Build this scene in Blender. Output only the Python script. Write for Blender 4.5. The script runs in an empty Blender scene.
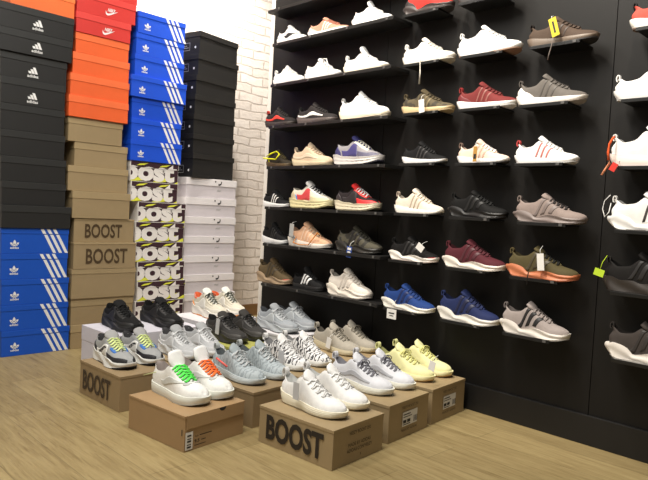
import bpy, bmesh, math, random
from mathutils import Vector, Matrix
random.seed(7)
PI = math.pi
SC = bpy.context.scene
COL = SC.collection

# ------------------------------------------------------------------ materials
MATS = {}
def lin(c):
    return tuple(((v / 12.92) if v <= .04045 else ((v + .055) / 1.055) ** 2.4) for v in c)
def rgb(r, g, b):
    return lin((r / 255., g / 255., b / 255.))
def mat(kind, col, rough=.6, name=None, **k):
    key = (kind, tuple(round(c, 4) for c in col), rough, tuple(sorted(k.items())))
    if key in MATS: return MATS[key]
    m = bpy.data.materials.new(name or kind); m.use_nodes = True
    nt = m.node_tree; N = nt.nodes; Lk = nt.links
    bs = N['Principled BSDF']; bs.inputs['Roughness'].default_value = rough
    tc = N.new('ShaderNodeTexCoord')
    def noise(scale, detail=3, rough_=.5):
        n = N.new('ShaderNodeTexNoise'); n.inputs['Scale'].default_value = scale
        n.inputs['Detail'].default_value = detail; n.inputs['Roughness'].default_value = rough_
        Lk.new(tc.outputs['Object'], n.inputs['Vector']); return n
    def mixcol(fac, a, b):
        x = N.new('ShaderNodeMix'); x.data_type = 'RGBA'
        x.inputs[6].default_value = (*a, 1); x.inputs[7].default_value = (*b, 1)
        Lk.new(fac, x.inputs[0]); return x.outputs[2]
    def bump(h, strength, dist=.001):
        b = N.new('ShaderNodeBump'); b.inputs['Strength'].default_value = strength
        b.inputs['Distance'].default_value = dist
        Lk.new(h, b.inputs['Height']); Lk.new(b.outputs[0], bs.inputs['Normal'])
    dark = tuple(c * .82 for c in col); light = tuple(min(1, c * 1.1) for c in col)
    if kind == 'knit':
        w = N.new('ShaderNodeTexVoronoi'); w.inputs['Scale'].default_value = 420
        Lk.new(tc.outputs['Object'], w.inputs['Vector'])
        n = noise(35); c = mixcol(n.outputs[0], dark, light)
        Lk.new(c, bs.inputs['Base Color']); bump(w.outputs[0], .35, .0012)
        bs.inputs['Specular IOR Level'].default_value = .2
    elif kind == 'foam':
        w = N.new('ShaderNodeTexVoronoi'); w.inputs['Scale'].default_value = 260
        Lk.new(tc.outputs['Object'], w.inputs['Vector'])
        n = noise(60); Lk.new(mixcol(n.outputs[0], tuple(c*.93 for c in col), col), bs.inputs['Base Color'])
        bump(w.outputs[0], .2, .0008)
    elif kind == 'leather':
        n = noise(90, 5); Lk.new(mixcol(n.outputs[0], dark, light), bs.inputs['Base Color']); bump(n.outputs[0], .2, .0006)
    elif kind == 'card':
        n = noise(14, 6, .65); f = noise(300, 2)
        Lk.new(mixcol(n.outputs[0], tuple(c*.9 for c in col), tuple(min(1,c*1.07) for c in col)), bs.inputs['Base Color'])
        bump(f.outputs[0], .08, .0004)
    elif kind == 'zebra':
        w = N.new('ShaderNodeTexWave'); w.wave_type = 'BANDS'; w.bands_direction = 'X'
        w.inputs['Scale'].default_value = 17; w.inputs['Distortion'].default_value = 9
        w.inputs['Detail'].default_value = 2; w.inputs['Detail Scale'].default_value = 2.2
        Lk.new(tc.outputs['Object'], w.inputs['Vector'])
        r = N.new('ShaderNodeValToRGB'); r.color_ramp.elements[0].position = .60; r.color_ramp.elements[1].position = .68
        Lk.new(w.outputs[0], r.inputs[0])
        Lk.new(mixcol(r.outputs[0], col, k.get('c2', (.02, .02, .025))), bs.inputs['Base Color'])
        v = N.new('ShaderNodeTexVoronoi'); v.inputs['Scale'].default_value = 420
        Lk.new(tc.outputs['Object'], v.inputs['Vector']); bump(v.outputs[0], .3, .001)
    elif kind == 'camo':
        n = noise(28, 2); r = N.new('ShaderNodeValToRGB'); r.color_ramp.interpolation = 'CONSTANT'
        r.color_ramp.elements[0].color = (*col, 1); r.color_ramp.elements[1].position = .52
        r.color_ramp.elements[1].color = (*k.get('c2', dark), 1)
        e = r.color_ramp.elements.new(.6); e.color = (*tuple(c * .35 for c in col), 1)
        Lk.new(n.outputs[0], r.inputs[0]); Lk.new(r.outputs[0], bs.inputs['Base Color']); bump(n.outputs[0], .2)
    else:
        n = noise(25, 3); Lk.new(mixcol(n.outputs[0], tuple(c*.94 for c in col), col), bs.inputs['Base Color'])
    MATS[key] = m
    return m

def floor_mat():
    m = bpy.data.materials.new('laminate_floor'); m.use_nodes = True
    nt = m.node_tree; N = nt.nodes; Lk = nt.links; bs = N['Principled BSDF']
    tc = N.new('ShaderNodeTexCoord')
    rot = N.new('ShaderNodeMapping'); rot.inputs['Rotation'].default_value = (0, 0, PI / 2)
    Lk.new(tc.outputs['Object'], rot.inputs[0])
    br = N.new('ShaderNodeTexBrick'); br.offset = .37; br.inputs['Scale'].default_value = 1
    br.inputs['Brick Width'].default_value = 1.25; br.inputs['Row Height'].default_value = .165
    br.inputs['Mortar Size'].default_value = .0014; br.inputs['Mortar Smooth'].default_value = .1
    br.inputs['Color1'].default_value = (*FLOOR_A, 1); br.inputs['Color2'].default_value = (*FLOOR_B, 1)
    br.inputs['Mortar'].default_value = (*tuple(c * .62 for c in FLOOR_A), 1); br.inputs['Bias'].default_value = 0
    Lk.new(rot.outputs[0], br.inputs['Vector'])
    st = N.new('ShaderNodeMapping'); st.inputs['Scale'].default_value = (14, 1.3, 1)
    Lk.new(tc.outputs['Object'], st.inputs[0])
    n = N.new('ShaderNodeTexNoise'); n.inputs['Scale'].default_value = 3.2; n.inputs['Detail'].default_value = 9
    n.inputs['Roughness'].default_value = .68; n.inputs['Distortion'].default_value = .25
    Lk.new(st.outputs[0], n.inputs['Vector'])
    r = N.new('ShaderNodeValToRGB'); r.color_ramp.elements[0].position = .36; r.color_ramp.elements[1].position = .62
    r.color_ramp.elements[0].color = (.74, .70, .64, 1); r.color_ramp.elements[1].color = (1.06, 1.06, 1.06, 1)
    Lk.new(n.outputs[0], r.inputs[0])
    mx = N.new('ShaderNodeMix'); mx.data_type = 'RGBA'; mx.blend_type = 'MULTIPLY'; mx.inputs[0].default_value = .85
    Lk.new(br.outputs[0], mx.inputs[6]); Lk.new(r.outputs[0], mx.inputs[7])
    st2 = N.new('ShaderNodeMapping'); st2.inputs['Scale'].default_value = (46, 3.2, 1)
    Lk.new(tc.outputs['Object'], st2.inputs[0])
    n2 = N.new('ShaderNodeTexNoise'); n2.inputs['Scale'].default_value = 1.6; n2.inputs['Detail'].default_value = 5
    n2.inputs['Distortion'].default_value = 1.5
    Lk.new(st2.outputs[0], n2.inputs['Vector'])
    r2 = N.new('ShaderNodeValToRGB'); r2.color_ramp.elements[0].position = .32; r2.color_ramp.elements[1].position = .44
    r2.color_ramp.elements[0].color = (.54, .47, .40, 1); r2.color_ramp.elements[1].color = (1, 1, 1, 1)
    Lk.new(n2.outputs[0], r2.inputs[0])
    m2 = N.new('ShaderNodeMix'); m2.data_type = 'RGBA'; m2.blend_type = 'MULTIPLY'; m2.inputs[0].default_value = .45
    Lk.new(mx.outputs[2], m2.inputs[6]); Lk.new(r2.outputs[0], m2.inputs[7])
    Lk.new(m2.outputs[2], bs.inputs['Base Color'])
    bs.inputs['Roughness'].default_value = .5; bs.inputs['Specular IOR Level'].default_value = .3
    b = N.new('ShaderNodeBump'); b.inputs['Strength'].default_value = .12; b.inputs['Distance'].default_value = .002
    Lk.new(n.outputs[0], b.inputs['Height']); Lk.new(b.outputs[0], bs.inputs['Normal'])
    return m
FLOOR_A = (.345, .268, .128); FLOOR_B = (.280, .214, .100)

def brick_mat():
    m = bpy.data.materials.new('white_painted_brick'); m.use_nodes = True
    nt = m.node_tree; N = nt.nodes; Lk = nt.links; bs = N['Principled BSDF']
    tc = N.new('ShaderNodeTexCoord')
    mp = N.new('ShaderNodeMapping'); mp.inputs['Rotation'].default_value = (-PI / 2, 0, 0)
    Lk.new(tc.outputs['Object'], mp.inputs[0])
    nz = N.new('ShaderNodeTexNoise'); nz.inputs['Scale'].default_value = 7; nz.inputs['Detail'].default_value = 3
    Lk.new(mp.outputs[0], nz.inputs['Vector'])
    ad = N.new('ShaderNodeMix'); ad.data_type = 'RGBA'; ad.blend_type = 'LINEAR_LIGHT'; ad.inputs[0].default_value = .022
    Lk.new(mp.outputs[0], ad.inputs[6]); Lk.new(nz.outputs['Color'], ad.inputs[7])
    br = N.new('ShaderNodeTexBrick'); br.inputs['Scale'].default_value = 1
    br.inputs['Brick Width'].default_value = .22; br.inputs['Row Height'].default_value = .066
    br.inputs['Mortar Size'].default_value = .007; br.inputs['Mortar Smooth'].default_value = .4
    br.inputs['Color1'].default_value = (.80, .74, .69, 1); br.inputs['Color2'].default_value = (.68, .62, .57, 1)
    br.inputs['Mortar'].default_value = (.54, .48, .43, 1)
    Lk.new(ad.outputs[2], br.inputs['Vector'])
    Lk.new(br.outputs[0], bs.inputs['Base Color'])
    n2 = N.new('ShaderNodeTexNoise'); n2.inputs['Scale'].default_value = 30; n2.inputs['Detail'].default_value = 6
    Lk.new(tc.outputs['Object'], n2.inputs['Vector'])
    mt = N.new('ShaderNodeMath'); mt.operation = 'MULTIPLY_ADD'; mt.inputs[1].default_value = -1.0
    Lk.new(br.outputs['Fac'], mt.inputs[0]); Lk.new(n2.outputs[0], mt.inputs[2])
    b = N.new('ShaderNodeBump'); b.inputs['Strength'].default_value = .55; b.inputs['Distance'].default_value = .008
    Lk.new(mt.outputs[0], b.inputs['Height']); Lk.new(b.outputs[0], bs.inputs['Normal'])
    bs.inputs['Roughness'].default_value = .75
    return m

# ------------------------------------------------------------------ object helpers
def link(o, parent=None):
    COL.objects.link(o)
    if parent: o.parent = parent
    return o
def mesh_obj(name, verts, faces, m, parent=None, smooth=False, sharp=None, merge=0, solid=False):
    me = bpy.data.meshes.new(name)
    bm = bmesh.new()
    vs = [bm.verts.new(v) for v in verts]
    for f in faces:
        try: bm.faces.new([vs[i] for i in f])
        except ValueError: pass
    if merge:
        bmesh.ops.remove_doubles(bm, verts=bm.verts, dist=merge)
        bmesh.ops.dissolve_degenerate(bm, edges=bm.edges, dist=merge * .5)
    if solid: bmesh.ops.recalc_face_normals(bm, faces=bm.faces)
    bm.to_mesh(me); bm.free()
    if smooth:
        for p in me.polygons: p.use_smooth = True
        if sharp: me.set_sharp_from_angle(angle=math.radians(sharp))
    me.materials.append(m)
    return link(bpy.data.objects.new(name, me), parent)
def bm_obj(name, bm, m, parent=None):
    me = bpy.data.meshes.new(name); bm.to_mesh(me); bm.free()
    me.materials.append(m)
    return link(bpy.data.objects.new(name, me), parent)
def bm_box(bm, x0, x1, y0, y1, z0, z1, bev=0):
    r = bmesh.ops.create_cube(bm, size=1)
    vs = r['verts']
    bmesh.ops.scale(bm, vec=(x1 - x0, y1 - y0, z1 - z0), verts=vs)
    bmesh.ops.translate(bm, vec=((x0 + x1) / 2, (y0 + y1) / 2, (z0 + z1) / 2), verts=vs)
    if bev:
        es = list({e for v in vs for e in v.link_edges})
        bmesh.ops.bevel(bm, geom=es, offset=bev, segments=2, affect='EDGES', profile=.6)
def box(name, x0, x1, y0, y1, z0, z1, m, parent=None, bev=0):
    bm = bmesh.new(); bm_box(bm, x0, x1, y0, y1, z0, z1, bev)
    return bm_obj(name, bm, m, parent)
def thing(name, label, cat, loc, rz=0, group=None):
    o = bpy.data.objects.new(name, None); o.empty_display_size = .05
    COL.objects.link(o); o.location = loc; o.rotation_euler = (0, 0, rz)
    o['label'] = label; o['category'] = cat
    if group: o['group'] = group
    return o
def tag(o, label, cat, group=None):
    o['label'] = label; o['category'] = cat
    if group: o['group'] = group
    return o
def struct(o):
    o['kind'] = 'structure'; return o
def tube_data(pts, r, n=6, flat=1.0, verts=None, faces=None, closed=False):
    verts = [] if verts is None else verts; faces = [] if faces is None else faces
    b0 = len(verts); P = [Vector(p) for p in pts]; k = len(P)
    up = Vector((0, 0, 1))
    for i, p in enumerate(P):
        if closed: d = P[(i + 1) % k] - P[i - 1]
        else: d = P[min(i + 1, k - 1)] - P[max(i - 1, 0)]
        d.normalize()
        a = d.cross(up)
        if a.length < 1e-3: a = d.cross(Vector((1, 0, 0)))
        a.normalize(); b = a.cross(d)
        for j in range(n):
            t = 2 * PI * j / n
            verts.append(p + a * (r * math.cos(t)) + b * (r * flat * math.sin(t)))
    rng = k if closed else k - 1
    for i in range(rng):
        for j in range(n):
            i2 = (i + 1) % k
            faces.append((b0 + i * n + j, b0 + i * n + (j + 1) % n, b0 + i2 * n + (j + 1) % n, b0 + i2 * n + j))
    if not closed:
        faces.append(tuple(b0 + j for j in range(n))[::-1]); faces.append(tuple(b0 + (k - 1) * n + j for j in range(n)))
    return verts, faces

def interp(keys, t):
    if t <= keys[0][0]: return keys[0][1]
    if t >= keys[-1][0]: return keys[-1][1]
    for i in range(len(keys) - 1):
        if t <= keys[i + 1][0]: break
    x0, y0 = keys[i]; x1, y1 = keys[i + 1]; h = x1 - x0
    d = (y1 - y0) / h
    def slope(a, b, c):
        d0 = (b[1] - a[1]) / (b[0] - a[0]); d1 = (c[1] - b[1]) / (c[0] - b[0])
        return 0 if d0 * d1 <= 0 else 2 * d0 * d1 / (d0 + d1)
    m0 = slope(keys[i - 1], keys[i], keys[i + 1]) if i > 0 else d
    m1 = slope(keys[i], keys[i + 1], keys[i + 2]) if i + 2 < len(keys) else d
    s = (t - x0) / h
    return ((2*s**3-3*s*s+1)*y0 + (s**3-2*s*s+s)*h*m0 + (-2*s**3+3*s*s)*y1 + (s**3-s*s)*h*m1)
def sstep(a, b, x):
    x = max(0, min(1, (x - a) / (b - a))); return x * x * (3 - 2 * x)

# ------------------------------------------------------------------ shoes
PROF = {
 'run': dict(
   zt=[(0,.098),(.05,.094),(.15,.076),(.27,.080),(.40,.106),(.48,.096),(.60,.074),(.74,.056),(.88,.047),(.95,.043),(1,.038)],
   zs=[(0,.044),(.10,.041),(.3,.032),(.55,.026),(.8,.023),(.93,.024),(1,.029)], back=.012, front=.005, spring=.010, tongue=.010, ks=1.13),
 'knit': dict(
   zt=[(0,.100),(.05,.097),(.15,.080),(.27,.086),(.39,.114),(.47,.104),(.60,.081),(.75,.062),(.88,.056),(.95,.051),(1,.042)],
   zs=[(0,.046),(.12,.040),(.35,.033),(.6,.029),(.85,.027),(1,.029)], back=.010, front=.007, spring=.009, tongue=.014, ks=1.12),
 'chunk': dict(
   zt=[(0,.102),(.05,.099),(.15,.084),(.28,.088),(.40,.108),(.48,.098),(.60,.078),(.74,.060),(.88,.051),(.95,.047),(1,.041)],
   zs=[(0,.046),(.06,.052),(.14,.050),(.25,.040),(.32,.024),(.40,.028),(.52,.036),(.64,.034),(.80,.027),(.93,.027),(1,.033)], back=.024, front=.006, spring=.011, tongue=.008, ks=1.16),
 'wave': dict(
   zt=[(0,.106),(.05,.103),(.15,.086),(.28,.090),(.41,.114),(.49,.104),(.61,.084),(.75,.066),(.88,.059),(.95,.054),(1,.045)],
   zs=[(0,.050),(.08,.052),(.20,.042),(.33,.044),(.44,.036),(.56,.040),(.68,.040),(.82,.031),(1,.034)], back=.016, front=.006, spring=.014, tongue=.012, ks=1.16),
 'triple': dict(
   zt=[(0,.118),(.05,.116),(.17,.102),(.30,.104),(.42,.128),(.50,.120),(.62,.100),(.75,.080),(.88,.070),(.96,.058),(1,.046)],
   zs=[(0,.058),(.10,.058),(.22,.048),(.36,.046),(.50,.040),(.66,.042),(.82,.042),(.93,.046),(1,.052)], back=.018, front=.010, spring=.022, tongue=.014, ks=1.2),
 'court': dict(
   zt=[(0,.100),(.05,.098),(.17,.080),(.30,.086),(.42,.112),(.50,.106),(.62,.086),(.75,.069),(.88,.062),(.96,.053),(1,.040)],
   zs=[(0,.036),(.2,.033),(.5,.030),(.8,.030),(1,.034)], back=.006, front=.005, spring=.010, tongue=.030, ks=1.12),
}
WR = [(0,.0),(.05,.016),(.18,.027),(.34,.027),(.43,.023),(.55,.015),(.68,.011),(.78,.0),(1,.0)]
WB = [(0,.034),(.2,.035),(.42,.036),(.68,.047),(.82,.046),(1,.038)]
def plan(t, th=.13, tt=.30):
    a = 1.0
    if t < th: a *= math.sqrt(max(0, 1 - (1 - t / th) ** 2))
    if t > 1 - tt: a *= max(0, 1 - ((t - 1 + tt) / tt) ** 3) ** .5
    return a

class Shoe:
    def __init__(s, style, L=.30, sz=1.0, foot=1, wide=1.0):
        p = PROF[style]; s.p = p; s.L = L; s.sz = sz; s.k = L / .30; s.foot = foot; s.style = style; s.wide = wide
    def zt(s, t): return interp(s.p['zt'], t) * s.sz
    def zs(s, t): return interp(s.p['zs'], t) * s.sz
    def zb(s, t): return (s.p['spring'] * max(0, (t - .68) / .32) ** 2 + (.010 if s.style == 'chunk' else .005) * max(0, (.16 - t) / .16) ** 1.5) * s.sz
    def yc(s, t): return s.foot * (.006 * math.sin(PI * min(1, t * 1.05)) - .003) * s.k
    def w(s, t): return interp(WB, t) * plan(t) * s.k * s.wide
    def wr(s, t): return min(interp(WR, t) * s.k * (1.0 if s.style != 'court' else 1.15), .80 * s.w(t))
    def S(s, t, u, side):
        t = max(0, min(1, t)); u = max(0, min(1, u))
        w = s.w(t); wr = s.wr(t); z0 = s.zs(t) - .006; z1 = s.zt(t)
        c = math.cos(u * PI / 2); sn = math.sin(u * PI / 2)
        e = .62 if t < .5 else .62 + .2 * sstep(.5, .75, t)
        y = wr + (w - wr) * max(0, c) ** e
        z = z0 + (z1 - z0) * (sn if t > .5 else (u * (1 - sstep(.3, .5, t)) + sn * sstep(.3, .5, t)))
        hz = 1 - sstep(0, .16, t)
        x = (t - .5) * s.L + hz * s.k * (-.006 * math.sin(PI * min(1, u * 1.15)) + .010 * sstep(.35, .75, u) - .012 * sstep(.75, 1, u))
        tz = sstep(.86, 1, t)
        x -= tz * s.k * .010 * u ** 2.5
        return Vector((x, s.yc(t) + side * y, z))
    def nrm(s, t, u, side):
        e = .006; t = min(max(t, .012), .988); u = min(max(u, .01), .985)
        a = s.S(t + e, u, side) - s.S(t - e, u, side); b = s.S(t, u + e, side) - s.S(t, u - e, side)
        n = a.cross(b) * side * -1
        if n.length < 1e-12: return Vector((0, 0, 1))
        n.normalize()
        return -n if n.y * side < -.3 or n.z < -.75 else n
    # ---- parts
    def upper(s, parent, m, mlin):
        N, K, M = 44, 9, 8
        V = []; ring = 2 * (K + 1) + (M - 1); Fo = []; Fi = []
        for i in range(N + 1):
            q = i / N; t = .5 - .5 * math.cos(PI * q); t = .6 * t + .4 * q
            for j in range(K + 1): V.append(s.S(t, j / K, -1))
            zt = s.zt(t); wr = s.wr(t)
            dep = .048 * s.sz * sstep(.015, .07, t) * (1 - sstep(.40, .475, t))
            dome = .004 * sstep(.46, .6, t) * (1 - sstep(.7, .8, t))
            x0 = s.S(t, 1, 1).x
            for j in range(1, M):
                r = -1 + 2 * j / M
                z = zt - dep * (1 - abs(r) ** 5) + dome * (1 - r * r)
                V.append(Vector((x0 if dep < .01 else x0 * .985, s.yc(t) + wr * r * (1 if dep < .01 else 1.02), z)))
            for j in range(K, -1, -1): V.append(s.S(t, j / K, 1))
        for i in range(N):
            q = (i + .5) / N; t = .5 - .5 * math.cos(PI * q); t = .6 * t + .4 * q
            for j in range(ring - 1):
                f = (i * ring + j, i * ring + j + 1, (i + 1) * ring + j + 1, (i + 1) * ring + j)
                (Fi if (K <= j < K + M and t < .47) else Fo).append(f)
        mesh_obj('upper', V, Fo, m, parent, True, merge=2e-5)
        mesh_obj('lining', V, Fi, mlin, parent, True, merge=2e-5)
        me = parent.children[-1].data
        bm = bmesh.new(); bm.from_mesh(me)
        bmesh.ops.delete(bm, geom=[v for v in bm.verts if not v.link_faces], context='VERTS'); bm.to_mesh(me); bm.free()
        me = parent.children[-2].data
        bm = bmesh.new(); bm.from_mesh(me)
        bmesh.ops.delete(bm, geom=[v for v in bm.verts if not v.link_faces], context='VERTS'); bm.to_mesh(me); bm.free()
    def loft_sole(s, parent, name, m, zlo, zhi, wk, style):
        N, K = 46, 8 if name == 'midsole' else 2
        V = []; F = []; ring = 2 * (K + 1)
        L2 = s.L + (s.p['back'] + s.p['front']) * s.k; xa = -s.L / 2 - s.p['back'] * s.k
        for i in range(N + 1):
            q = i / N; t = .5 - .5 * math.cos(PI * q); t = .65 * t + .35 * q
            x = xa + L2 * t
            ts = max(0, min(1, (x + s.L / 2) / s.L))
            pw = interp(WB, ts) * plan(t, .14, .30) * s.k * wk * s.wide
            z0 = zlo(ts); z1 = zhi(ts)
            side = []
            for j in range(K + 1):
                v = j / K
                f = 1.0
                if K > 2:
                    if style == 'ribs': f = 1 + .012 * math.cos(v * 8 * PI) + .05 * math.sin(PI * v) - .04 * v
                    elif style == 'sculpt': f = 1.02 + .05 * math.cos(v * 2.2 * PI + ts * 9) - .07 * v + .02 * math.sin(ts * 44) * (1 - v)
                    elif style == 'layer': f = 1.03 + (.03 if int(v * 4.99) % 2 == 0 else -.015) + .018 * math.sin(ts * 50) * (v < .5) - .05 * v
                    elif style == 'waves': f = 1.02 + .05 * math.sin(v * 5 + ts * 12) - .05 * v
                    else: f = 1 + .035 * math.sin(PI * v * .9) - .05 * v * v
                xo = 0
                if K > 2 or True:
                    vv = v if K > 2 else 0
                    bev = {'chunk': .026, 'triple': .016, 'wave': .018, 'knit': .014, 'run': .014, 'court': .004}[s.style]
                    xo = s.k * ((1 - sstep(0, .20, t)) * (bev * (1 - vv) ** 1.6 + (.007 if s.style == 'chunk' else 0) * max(0, vv - .7) / .3) - sstep(.88, 1, t) * .006 * (1 - vv) ** 1.6)
                side.append((x + xo, pw * f, z0 + (z1 - z0) * v))
            yc = s.yc(ts)
            for (a, b, c) in side: V.append(Vector((a, yc - b, c)))
            for (a, b, c) in reversed(side): V.append(Vector((a, yc + b, c)))
        for i in range(N):
            for j in range(ring):
                F.append((i * ring + j, i * ring + (j + 1) % ring, (i + 1) * ring + (j + 1) % ring, (i + 1) * ring + j))
        return mesh_obj(name, V, F, m, parent, True, sharp=42, merge=2e-5, solid=True)
    def sole(s, parent, mm, mo, style):
        s.loft_sole(parent, 'midsole', mm, lambda t: s.zb(t) + .005, s.zs, s.p['ks'], style)
        s.loft_sole(parent, 'outsole', mo, s.zb, lambda t: s.zb(t) + .0065, s.p['ks'] * (1.0 if style != 'ribs' else .93), style)
    def patch(s, parent, name, m, lo, hi, off=.0016, sides=(-1, 1), ns=14, nr=5):
        def pl(k, q):
            x = q * (len(k) - 1); a = [(i, k[i][0]) for i in range(len(k))]; b = [(i, k[i][1]) for i in range(len(k))]
            return interp(a, x), interp(b, x)
        qs = [0, .025] + [i / ns for i in range(1, ns)] + [.975, 1]
        rs = [0, .05] + [j / nr for j in range(1, nr)] + [.95, 1]
        ms, mr = len(qs) - 1, len(rs) - 1
        for sd in sides:
            V = []; F = []
            for i, q in enumerate(qs):
                for j, r in enumerate(rs):
                    a = pl(lo, q); b = pl(hi, q)
                    t = a[0] + (b[0] - a[0]) * r; u = a[1] + (b[1] - a[1]) * r
                    edge = i in (0, ms) or j in (0, mr)
                    V.append(s.S(t, u, sd) + s.nrm(t, u, sd) * (-.0008 if edge else off))
            for i in range(ms):
                for j in range(mr):
                    f = (i*(mr+1)+j, (i+1)*(mr+1)+j, (i+1)*(mr+1)+j+1, i*(mr+1)+j+1)
                    F.append(f if sd < 0 else f[::-1])
            mesh_obj(name, V, F, m, parent, True)
    def stripe(s, parent, m, a, b, wt, name='stripe', off=.0016):
        h = wt / 2
        s.patch(parent, name, m, [(a[0]-h, a[1]), (b[0]-h, b[1])], [(a[0]+h, a[1]), (b[0]+h, b[1])], off, ns=8, nr=4)
    def tongue(s, parent, m, hgt=None, wide=1.0):
        hgt = (s.p['tongue'] if hgt is None else hgt) * s.sz
        rows = []
        for i in range(9):
            t = .75 - (.75 - .46) * i / 8
            rows.append((s.S(t, 1, 1).x, s.yc(t), s.zt(t) + .0035 + .002 * i / 8, (s.wr(t) + .002) * wide))
        x, y, z, w = rows[-1]; w *= 1.05
        for i in range(1, 6):
            q = i / 5
            rows.append((x - .026 * s.k * q, y, z + (hgt + .010 * s.sz) * q, w * (1.12 + .12 * math.sin(PI * q) - (.62 * q ** 1.6 if s.style == 'knit' else .30 * max(0, q - .6)))))
        V = []; F = []; n = 6
        for i, (x, y, z, w) in enumerate(rows):
            for lay in (0, 1):
                for j in range(n + 1):
                    r = -1 + 2 * j / n
                    th = (.0035 if i < 8 else .005) * (1 - .5 * abs(r) ** 4)
                    dz = -.006 * r * r
                    V.append(Vector((x + (th if lay == 0 and i >= 8 else 0) - (th if lay and i >= 8 else 0), y + w * r, z + dz + (th if lay == 0 else -th))))
        ring = 2 * (n + 1)
        def idx(i, lay, j): return i * ring + lay * (n + 1) + j
        for i in range(len(rows) - 1):
            for j in range(n):
                F.append((idx(i,0,j), idx(i,0,j+1), idx(i+1,0,j+1), idx(i+1,0,j)))
                F.append((idx(i,1,j), idx(i+1,1,j), idx(i+1,1,j+1), idx(i,1,j+1)))
            F.append((idx(i,0,0), idx(i+1,0,0), idx(i+1,1,0), idx(i,1,0)))
            F.append((idx(i,0,n), idx(i,1,n), idx(i+1,1,n), idx(i+1,0,n)))
        e = len(rows) - 1
        F.append([idx(e,0,j) for j in range(n+1)] + [idx(e,1,j) for j in range(n,-1,-1)])
        return mesh_obj('tongue', V, F, m, parent, True, solid=True)
    def laces(s, parent, m, n=5, bow=True, r=.0028, cross=True, t0=.50, t1=.72, uu=.80):
        V = []; F = []
        for k in range(n):
            ta = t0 + (t1 - t0) * k / max(1, n - 1)
            tb = ta + ((t1 - t0) / max(1, n - 1) * .8 if cross and k < n - 1 else 0)
            for dr in ((1, -1) if cross and k < n - 1 else (1,)):
                pts = []
                A = [(ta, uu, -1), (ta, .93, -1)]; B = [(tb, .93, 1), (tb, uu, 1)]
                for (t, u, sd) in A: pts.append(s.S(t, u, sd * dr) + s.nrm(t, u, sd * dr) * .0022)
                tm = (ta + tb) / 2
                c0 = s.S(ta, 1, -dr); c1 = s.S(tb, 1, dr)
                for q in (.12, .35, .5, .65, .88):
                    p = c0.lerp(c1, q); p.z += .0075 + .003 * math.sin(PI * q) + (.0016 if dr > 0 else 0); pts.append(p)
                for (t, u, sd) in B: pts.append(s.S(t, u, sd * dr) + s.nrm(t, u, sd * dr) * .0022)
                tube_data(pts, r, 6, .6, V, F)
        if bow:
            tz = t0 - .005
            c = s.S(tz, 1, 1); c = Vector((c.x, s.yc(tz), s.zt(tz) + .012))
            for sd in (-1, 1):
                pts = []
                for i in range(13):
                    a = 2 * PI * i / 12
                    rr = .5 - .5 * math.cos(a)
                    pts.append(c + Vector((.010 * math.sin(a) + .012 * rr, sd * .034 * rr, .004 * math.sin(a) + .006 * rr - .022 * rr * rr)))
                tube_data(pts, r * .9, 6, .8, V, F)
                pts = [c + Vector((.02 * q, sd * .024 * q ** .7, .004 * math.sin(PI * q) - .022 * q * q)) for q in (0, .25, .5, .75, 1, 1.3)]
                tube_data(pts, r * .9, 6, .8, V, F)
        return mesh_obj('laces', V, F, m, parent, True)
    def tab(s, parent, m, size=.013, wide=.007):
        base = s.S(0, .86, 1); pts = []
        V = []; F = []
        for i in range(11):
            a = -.35 * PI + 1.5 * PI * i / 10
            pts.append(Vector((base.x - .002 - size * .55 * math.cos(a) * .9, 0, base.z + size * .7 + size * math.sin(a))))
        n = len(pts)
        for i, p in enumerate(pts):
            d = (pts[min(i + 1, n - 1)] - pts[max(0, i - 1)]).normalized(); nn = Vector((-d.z, 0, d.x)) * .0018
            for (sy, sn) in ((-1, -1), (1, -1), (1, 1), (-1, 1)): V.append(p + nn * sn + Vector((0, sy * wide, 0)))
        for i in range(n - 1):
            for j in range(4): F.append((i*4+j, i*4+(j+1)%4, (i+1)*4+(j+1)%4, (i+1)*4+j))
        F.append((3, 2, 1, 0)); F.append(((n-1)*4, (n-1)*4+1, (n-1)*4+2, (n-1)*4+3))
        return mesh_obj('pull_tab', V, F, m, parent, True, sharp=40, solid=True)

BLK = rgb(28, 28, 30); WHT = (.80, .79, .77); OFF = (.74, .70, .64)
def c_(x): return x if isinstance(x, tuple) else rgb(*x)

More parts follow.
